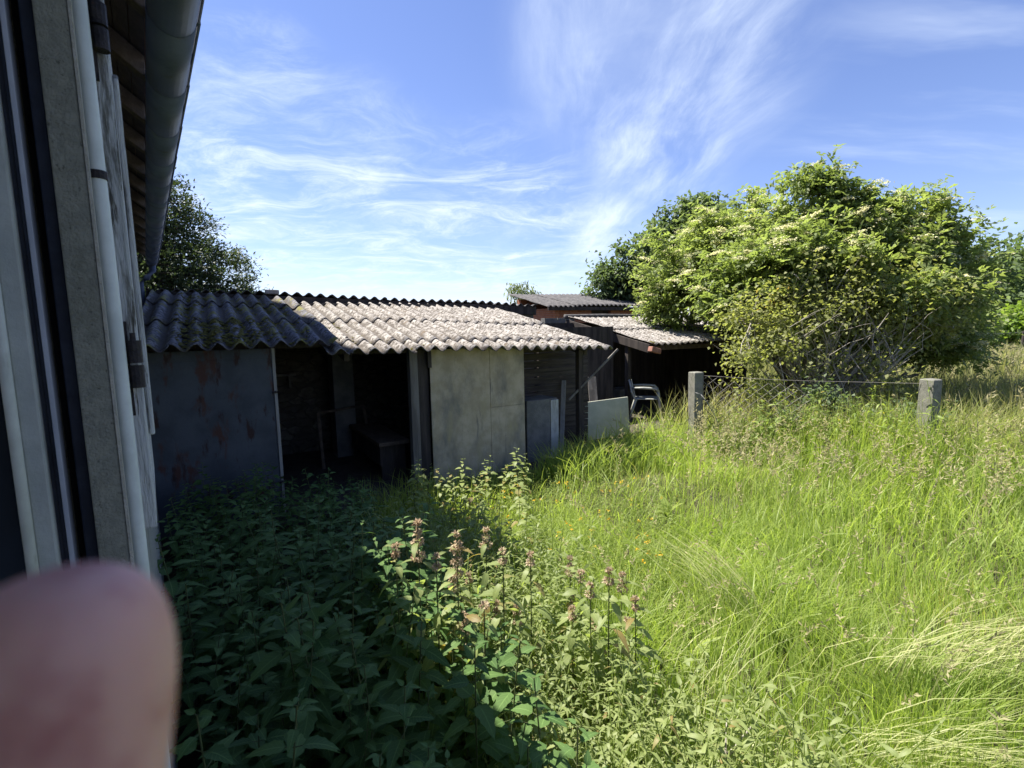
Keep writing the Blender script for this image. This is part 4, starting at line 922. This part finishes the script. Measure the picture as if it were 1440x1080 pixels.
def replicate(tmpl, pos, r, smin, smax, tilt=.12, keepz=False):
    Vs, Qs, As = [], [], []; off = 0
    for p in pos:
        V, Q, A_ = tmpl[int(r.integers(len(tmpl)))]; s = r.uniform(smin, smax)
        W = rot(V*s, r.uniform(0, 6.28), r.normal(0, tilt), r.normal(0, tilt))+np.array([p[0], p[1], p[2] if len(p) > 2 else 0])
        B = A_.copy(); B[:, 2] = np.clip(B[:, 2]*.6+r.random()*.45, 0, 1); Vs.append(W); Qs.append(Q+off); As.append(B); off += len(V)
    return np.concatenate(Vs), np.concatenate(Qs), np.concatenate(As)
def undergrowth():
    r = np.random.default_rng(55); tm = []
    for k in range(8):
        h = r.uniform(.45, .8); V, Q, A_, st, cx = herb(r, h, int(r.integers(9, 13)), r.uniform(.038, .078), r.uniform(.012, .024), .10, lance if k % 3 else ovate, 5, .5, (-.5, .6), .35, .5, .05, .2)
        sv = np.array(st.v); sq = np.array([f for f in st.f if len(f) == 4]); sa = np.tile([0, .2, .3], (len(sv), 1))
        tm.append((np.concatenate([V, sv]), np.concatenate([Q, sq+len(V)]), np.concatenate([A_, sa])))
    pos = []
    while len(pos) < 900:
        a, q = r.uniform(.5, 3.6), r.uniform(.85, 2.3)
        p = hg*a+hm*q
        edge = 1.02+.16*max(0, a-1.2)
        far = 1.70+.12*a+.2*math.sin(a*3)
        if q < edge-.15 or q > far: continue
        if r.random() < (q-1.1)/1.6: continue
        pos.append((p[0], p[1]))
    # shorter to the right
    V, Q, A_ = replicate(tm, pos, r, .62, .98)
    tag(np_mesh('weeds', V, [Q], M['weed'], None, {'lf': A_}, smooth=True), 'tangled sunlit weeds between the nettles and the grass', 'weeds', kind='stuff')
    # creeping low cover with yellow flecks
    pos = []
    while len(pos) < 1500:
        px, py = r.uniform(660, 960), r.uniform(672, 840); p = gnd(px, py, .15)
        if p@sn-5.28 > -.2: continue
        pos.append((p[0], p[1], r.uniform(0, .05)))
    for _ in range(260):
        k = r.uniform(.03, 1.0); a0 = at(980, 523, 7.45); b0 = at(1309, 533, 5.9); p = a0+(b0-a0)*k; pos.append((p[0]+r.normal(-.05, .25), p[1]+r.normal(-.2, .28), .12))
    V, Q, A_ = replicate(tm, pos, r, .22, .46, .35)
    tag(np_mesh('ground_cover', V, [Q], M['cover'], None, {'lf': A_}, smooth=True), 'low creeping ground cover in the sun before the sheds', 'ground cover', kind='stuff')
    P = []
    for _ in range(70): 
        p = gnd(r.uniform(690, 930), r.uniform(680, 800), .2); P.append(np.array([p[0], p[1], r.uniform(.2, .32)]))
    for px, py in [(912, 778), (905, 790), (735, 980), (790, 1062), (740, 1000), (790, 1050), (930, 700), (845, 690)]: P.append(gnd(px, py, .38))
    Pn = np.concatenate([p+r.normal(0, .006, (6, 3)) for p in P]); D = r.normal(0, 1, Pn.shape); D[:, 2] = abs(D[:, 2])
    V, F, a = quad_leaves(Pn, D, np.array([0, 0, 1.])+r.normal(0, .3, Pn.shape), .016, .013, r.random(len(Pn)))
    tag(np_mesh('yellow_flowers', V, [F], M['yellow'], None, {'lf': a}), 'scattered small yellow flowers in the ground cover', 'flowers', kind='stuff')
    pos = []
    for _ in range(170):
        k = r.uniform(.22, 1.05); a0 = at(980, 523, 7.45); b0 = at(1309, 533, 5.9); p = a0+(b0-a0)*k; pos.append((p[0]+r.normal(-.1, .15), p[1]+r.normal(-.18, .2), .0))
    V, Q, A_ = replicate(tm, pos, r, .5, 1.6, .2)
    tag(np_mesh('tall_weeds', V, [Q], M['cover'], None, {'lf': A_}, smooth=True), 'tall leafy weeds growing up through the chain link fence', 'weeds', kind='stuff')
    # broad dock plants in the grass
    tmd = []
    for k in range(3):
        Vs, Qs, As = [], [], []; off = 0
        for j in range(9):
            V, Q, A_ = leaf_blade(lance, 8, r.uniform(.16, .26), r.uniform(.05, .08), r.uniform(.4, .8), .2, .0, .3); A_[:, 2] = r.random()
            V = rot(V, r.uniform(0, 6.28), r.uniform(.3, 1.1), r.normal(0, .2)); Vs.append(V); Qs.append(Q+off); As.append(A_); off += len(V)
        tmd.append((np.concatenate(Vs), np.concatenate(Qs), np.concatenate(As)))
    for px, py, z, lb in [(1105, 850, .28, 'dock plant with broad leaves in the middle of the bright grass'), (940, 700, .3, 'dock plant with broad leaves below the chain link fence'), (1150, 735, .3, 'dock plant with broad leaves in the long grass on the right'),
                          (975, 880, .25, 'dock plant with broad pale leaves at the left edge of the grass'), (945, 985, .22, 'dock plant with broad leaves near the fallen branch'), (810, 900, .35, 'dock plant with large leaves among the sunlit weeds')]:
        p = gnd(px, py, z); V, Q, A_ = replicate(tmd, [(p[0], p[1], z-.2)], r, .9, 1.2)
        tag(np_mesh('dock_plant', V, [Q], M['cover'], None, {'lf': A_}, smooth=True, loc=(p[0], p[1], 0)), lb, 'plant', 'dock plants in the grass')
undergrowth()

# ------------------------------------------------------------------ grass
def grass():
    r = np.random.default_rng(66)
    VV, QQ, TT, AA = [], [], [], []; off = 0
    def emit(store, P, h, w, ang, lean, rnd, curl=1.):
        V, Q, T, a = blades(P, h, w, ang, lean, rnd, r, curl)
        o = store['n']; store['V'].append(V); store['Q'].append(Q+o); store['T'].append(T+o); store['A'].append(a); store['n'] += len(V)
    mk = lambda: dict(V=[], Q=[], T=[], A=[], n=0)
    def fin(st, name, mat, label, cat):
        tag(np_mesh(name, np.concatenate(st['V']), [np.concatenate(st['Q']), np.concatenate(st['T'])], mat, None, {'lf': np.concatenate(st['A'])}, smooth=True), label, cat, kind='stuff')
    G_, Fd = mk(), mk()
    # fence line separates lawn and field
    fa = at(980, 523, 7.45)[:2]; fb = at(1309, 533, 5.9)[:2]; fn = np.array([-(fb-fa)[1], (fb-fa)[0]]); fn /= np.linalg.norm(fn)
    bands = [(0.9, 2.6, 7500, .0040), (2.6, 4.6, 3400, .0055), (4.6, 8.0, 1300, .0085), (8, 16, 330, .016), (16, 34, 75, .034), (34, 75, 14, .08)]
    for d0, d1, den, w in bands:
        amin, amax = math.radians(-42), math.radians(62)
        area = .5*(amax-amin)*(d1*d1-d0*d0); n = int(area*den)
        d = np.sqrt(r.uniform(d0*d0, d1*d1, n)); az = r.uniform(amin, amax, n); x, y = d*np.sin(az), d*np.cos(az)
        q = x*hm[0]+y*hm[1]; a = x*hg[0]+y*hg[1]; s = x*se[0]+y*se[1]; t = x*sn[0]+y*sn[1]-5.28
        edge = 1.05+.16*np.clip(a-1.2, 0, None)
        beyond = ((x-fa[0])*fn[0]+(y-fa[1])*fn[1] > 0) | (d > 9)
        ok = (q > edge) & ((t < -.02) | (s > 11.2) & (t < 60) | (t > 40) | (s > 4.9) & (t < .35))
        dens = .25+.9*vnoise(x, y, .9, 1)
        dens = np.where(beyond, dens*.9+.1, dens)
        mid = (q < edge+.9) & (a < 3.2); dens = np.where(mid, dens*.65, dens)
        cov = (t > -2.4) & (t < -.4) & (s > 2.9) & (s < 4.9); dens = np.where(cov, dens*.22, dens)
        bushshade = (np.hypot(x-5.2, y-8.4) < 1.6); dens = np.where(bushshade, dens*.5, dens)
        ok &= r.random(n) < dens
        x, y, t, s, q, a, beyond, d = [v[ok] for v in (x, y, t, s, q, a, beyond, d)]; n = len(x)
        hn = vnoise(x, y, 1.3, 2); hn2 = vnoise(x, y, .45, 3)
        h = (.15+.22*hn+.14*hn2)*r.uniform(.45, 1.3, n)
        h = np.where((t > -1.1) & (~beyond) & (s > 3.7), h*1.25, h)             # uncut along the sheds
        nearf = np.clip((y+.25*x-4.6)/2., 0, 1)
        h = h*(1+.35*nearf*np.clip((x-1.5)/2, 0, 1))*(1-.25*np.clip((y-5)/2, 0, 1)*(~beyond))
        fd = (x-fa[0])*fn[0]+(y-fa[1])*fn[1]; along = (x-fa[0])*(fb-fa)[0]/9.+(y-fa[1])*(fb-fa)[1]/9.
        h = np.where((fd > -1.5) & (fd < .2) & (x > 3.0), h*(1+.9*np.clip((fd+1.5)/1.2, 0, 1)), h)
        h = np.where(beyond, r.uniform(.6, 1.12, n)*(.75+.4*hn2), h)
        ang = vnoise(x, y, .8, 4)*9+r.normal(0, 1.5, n); lean = np.clip(.12+.55*vnoise(x, y, 1.1, 6)+r.normal(0, .28, n), .03, 1.4)
        tr = (np.hypot((x-2.35)/.5, (y-2.4)/.08) < 1)
        lean = np.where(tr, r.uniform(1.3, 1.9, n), lean); ang = np.where(tr, r.normal(.15, .35, n)+np.pi*(0), ang)
        rnd = np.clip(.62*vnoise(x, y, .7, 7)+.45*r.random(n)-.04, 0, 1)
        P = np.stack([x, y, np.zeros(n)], 1); wv = w*np.exp(r.normal(-.1, .42, n))
        b = beyond
        if (~b).any(): emit(G_, P[~b], h[~b], wv[~b], ang[~b], lean[~b], rnd[~b])
        if b.any(): emit(Fd, P[b], h[b], wv[b], ang[b], lean[b]*.7, rnd[b])
    # broad lush blades against the shed
    n = 3200; s = r.uniform(3.55, 7.6, n); t = r.uniform(-.9, .2, n); t = np.where(s < 4.9, -np.abs(t)*.8-.05, t); P = s[:, None]*se+(5.28+t)[:, None]*sn
    emit(G_, P, r.uniform(.30, .74, n)*(.7+.5*vnoise(P[:, 0], P[:, 1], 2, 8)), r.uniform(.007, .014, n), r.uniform(0, 6.28, n), r.uniform(.2, .9, n), r.random(n)*.8)
    # long blades among the weeds and in tufts
    for (px, py, z, m, R, h0, h1) in [(1095, 860, .1, 260, .30, .25, .45), (1290, 1000, .1, 420, .30, .3, .5), (600, 900, .1, 260, .25, .5, .8), (860, 900, .1, 400, .35, .3, .55), (1320, 640, .1, 1100, .7, .6, 1.15), (1200, 640, .1, 500, .6, .5, .9), (560, 850, .2, 160, .2, .5, .75)]:
        c = gnd(px, py, z); P = np.stack([c[0]+r.normal(0, R*.5, m), c[1]+r.normal(0, R*.5, m), np.zeros(m)], 1)
        ang = np.arctan2(P[:, 1]-c[1], P[:, 0]-c[0])+r.normal(0, .5, m)
        emit(G_, P, r.uniform(h0, h1, m), r.uniform(.004, .008, m), ang, r.uniform(.2, 1.0, m), r.random(m)*.85)
    fin(G_, 'long_grass', M['grass'], 'bright green uncut grass filling the sunny yard', 'grass')
    fin(Fd, 'field_grass', M['fieldgrass'], 'paler tall grass of the field beyond the fence posts', 'grass')
    # flattened straw
    st = mk()
    for (px, py, z, m, rx, ry, an) in [(1370, 915, .3, 100, .40, .05, -.12), (1290, 1055, .2, 60, .25, .06, -.3), (1180, 660, .35, 40, .8, .3, .0), (1060, 835, .3, 40, .2, .1, 2.2), (1010, 1000, .15, 50, .3, .2, .6)]:
        c = gnd(px, py, z); P = np.stack([c[0]+r.normal(0, rx, m)*.6-.15, c[1]+r.normal(0, ry, m), c[2]-.14+r.uniform(-.04, .08, m)], 1)
        emit(st, P, r.uniform(.3, .6, m), r.uniform(.003, .006, m), an+r.normal(0, .22, m), r.uniform(1.25, 1.8, m), r.random(m), .8)
    fin(st, 'flattened_straw', M['straw'], 'pale flattened straw lying on the bright grass', 'straw')
    # flowering grass: stems and heads
    sm = mk(); HV, HF_, HA = [], [], []; ho = 0
    def heads(P, h, size, lean):
        nonlocal ho
        n = len(P); ang = r.uniform(0, 6.28, n); ln = r.uniform(.05, lean, n)
        emit(sm, P, h, np.full(n, .0028)*size, ang, ln, r.random(n), .6)
        dirv = np.stack([np.cos(ang), np.sin(ang), np.zeros(n)], 1)
        for j in range(12):
            f = .78+.24*j/11; top = P+dirv*(h*ln*f*f)[:, None]; top[:, 2] += h*f*(1-.23*ln*f**1.6)
            D = dirv*.5+r.normal(0, .6, (n, 3)); D[:, 2] += .5
            V, F, a = quad_leaves(top, D, r.normal(0, 1, (n, 3)), .035*size*r.uniform(.6, 1.3, n), .009*size, r.random(n), .2)
            HV.append(V); HF_.append(F+ho); HA.append(a); ho += len(V)
    m = 650; az = r.uniform(math.radians(20), math.radians(55), m); d = np.sqrt(r.uniform(4.2**2, 8.5**2, m)); P = np.stack([d*np.sin(az), d*np.cos(az), np.zeros(m)], 1)
    k = (P[:, 1]+.45*P[:, 0] > 5.4) & ((P@sn-5.28 < -.1) | (P@se > 9)); P = P[k]; heads(P, r.uniform(.5, .9, len(P)), 1.4, .6)
    m = 1100; az = r.uniform(math.radians(32), math.radians(58), m); d = np.sqrt(r.uniform(9**2, 30**2, m)); P = np.stack([d*np.sin(az), d*np.cos(az), np.zeros(m)], 1); heads(P, r.uniform(.7, 1.0, m), 2.6, .6)
    m = 60; s = r.uniform(4.2, 7.5, m); P = s[:, None]*se+(5.28-r.uniform(.1, .9, m))[:, None]*sn; heads(P, r.uniform(.4, .7, m), 1.4, .8)
    m = 110; az = r.uniform(math.radians(5), math.radians(52), m); d = r.uniform(2.5, 5, m); P = np.stack([d*np.sin(az), d*np.cos(az), np.zeros(m)], 1); heads(P, r.uniform(.4, .7, m), 1., .8)
    sv, sq, stt, sa = [np.concatenate(sm[k]) for k in 'VQTA']
    V = np.concatenate([sv]+HV); tag(np_mesh('flowering_grass', V, [np.concatenate([sq]+[f+len(sv) for f in HF_]), stt], M['seed'], None, {'lf': np.concatenate([sa]+HA)}), 'tall beige flowering grass with feathery seed heads along the fence', 'grass', kind='stuff')
grass()

def small_things():
    p0, p1, p2 = gnd(1000, 1085, .32), gnd(1035, 1050, .34), gnd(1058, 1020, .40)
    b = MB(); b.tube([tuple(p0-np.array([.1, .1, .05])), tuple(p0), tuple(p1), tuple(p2)], [.010, .009, .007, .003], 7)
    b.tube([tuple(p1-np.array([.02, .02, 0])), tuple(gnd(1020, 1060, .36)), tuple(gnd(1022, 1010, .42))], [.005, .004, .002], 6)
    o = empty('fallen_branch', p0, 'bare grey fallen branch lying in the grass at the bottom', 'branch'); b.build('twig', M['palebark'], o, smooth=True)
    # one long bleached grass stalk in front of the concrete post
    a = gnd(1020, 650, .0); c = at(985, 555, a[1]); m = at(1008, 590, a[1])
    b = MB(); b.tube([tuple(a), tuple(m), tuple(at(994, 565, a[1])), tuple(c)], [.006, .005, .006, .012], 6).tube([tuple(c), tuple(at(978, 552, a[1]))], [.013, .004], 6)
    o = empty('grass_stalk', a, 'single long bleached grass stalk bending before the concrete fence post', 'grass stalk'); b.build('stalk', M['paleedge'], o, smooth=True)
small_things()

# ------------------------------------------------------------------ the photographer's hand, one finger over the edge of the lens
def hand():
    c2w = lambda x, y, z: tuple(cC + cR*x + cU*y + cF*z)
    ft = ((95-720)/FPX*.0425, (540-945)/FPX*.0425+.0033, .0425)
    V = []; E = []; R = []
    def add(p, r_, par=None):
        V.append(c2w(*p)); R.append(r_); i = len(V)-1
        if par is not None: E.append((par, i))
        return i
    elbow = None
    wrist = add((-.075, -.185, -.045), .026)
    fore = add((-.10, -.26, -.12), .033, wrist); add((-.13, -.36, -.24), .041, fore)
    palm = add((-.066, -.145, -.022), .027, wrist)
    def finger(mcp, chain, rr):
        k = add(mcp, rr[0]*1.12, palm)
        for p, r_ in zip(chain, rr): k = add(p, r_, k)
    finger((-.046, -.097, .008), [(-.0425, -.070, .028), (-.0395, -.044, .0395), (ft[0]-.0008, ft[1]-.009, ft[2]), (ft[0]-.0003, ft[1]-.003, ft[2]), (ft[0], ft[1]+.0025, ft[2]), (ft[0], ft[1]+.0058, ft[2])], [.0093, .0092, .0092, .0090, .0076, .0042])
    finger((-.064, -.100, .000), [(-.060, -.072, .022), (-.048, -.075, .045), (-.036, -.083, .050)], [.0092, .0086, .0082, .007][:3])
    finger((-.081, -.106, -.006), [(-.080, -.080, .016), (-.068, -.082, .040), (-.056, -.090, .046)], [.0088, .0083, .0078])
    finger((-.096, -.118, -.012), [(-.097, -.096, .008), (-.087, -.096, .028), (-.077, -.103, .034)], [.0078, .0074, .007])
    finger((-.046, -.150, .000), [(-.025, -.128, .012), (-.012, -.106, .016), (-.006, -.094, .016)], [.0115, .0102, .0088])
    me = bpy.data.meshes.new('hand'); base = np.array(V[0]); me.from_pydata([tuple(np.array(v)-base) for v in V], E, []); me.update()
    o = bpy.data.objects.new('person', me); o.location = tuple(base); COL.objects.link(o)
    me.materials.append(M['skin'])
    sk = o.modifiers.new('skin', 'SKIN'); sk.use_smooth_shade = True
    for i, sv in enumerate(me.skin_vertices[0].data):
        sv.radius = (R[i], R[i]); sv.use_root = (i == 0)
    sb = o.modifiers.new('smooth', 'SUBSURF'); sb.levels = 2; sb.render_levels = 2
    tag(o, 'blurred pink fingertip of the photographer close at the lower left', 'person')
hand()
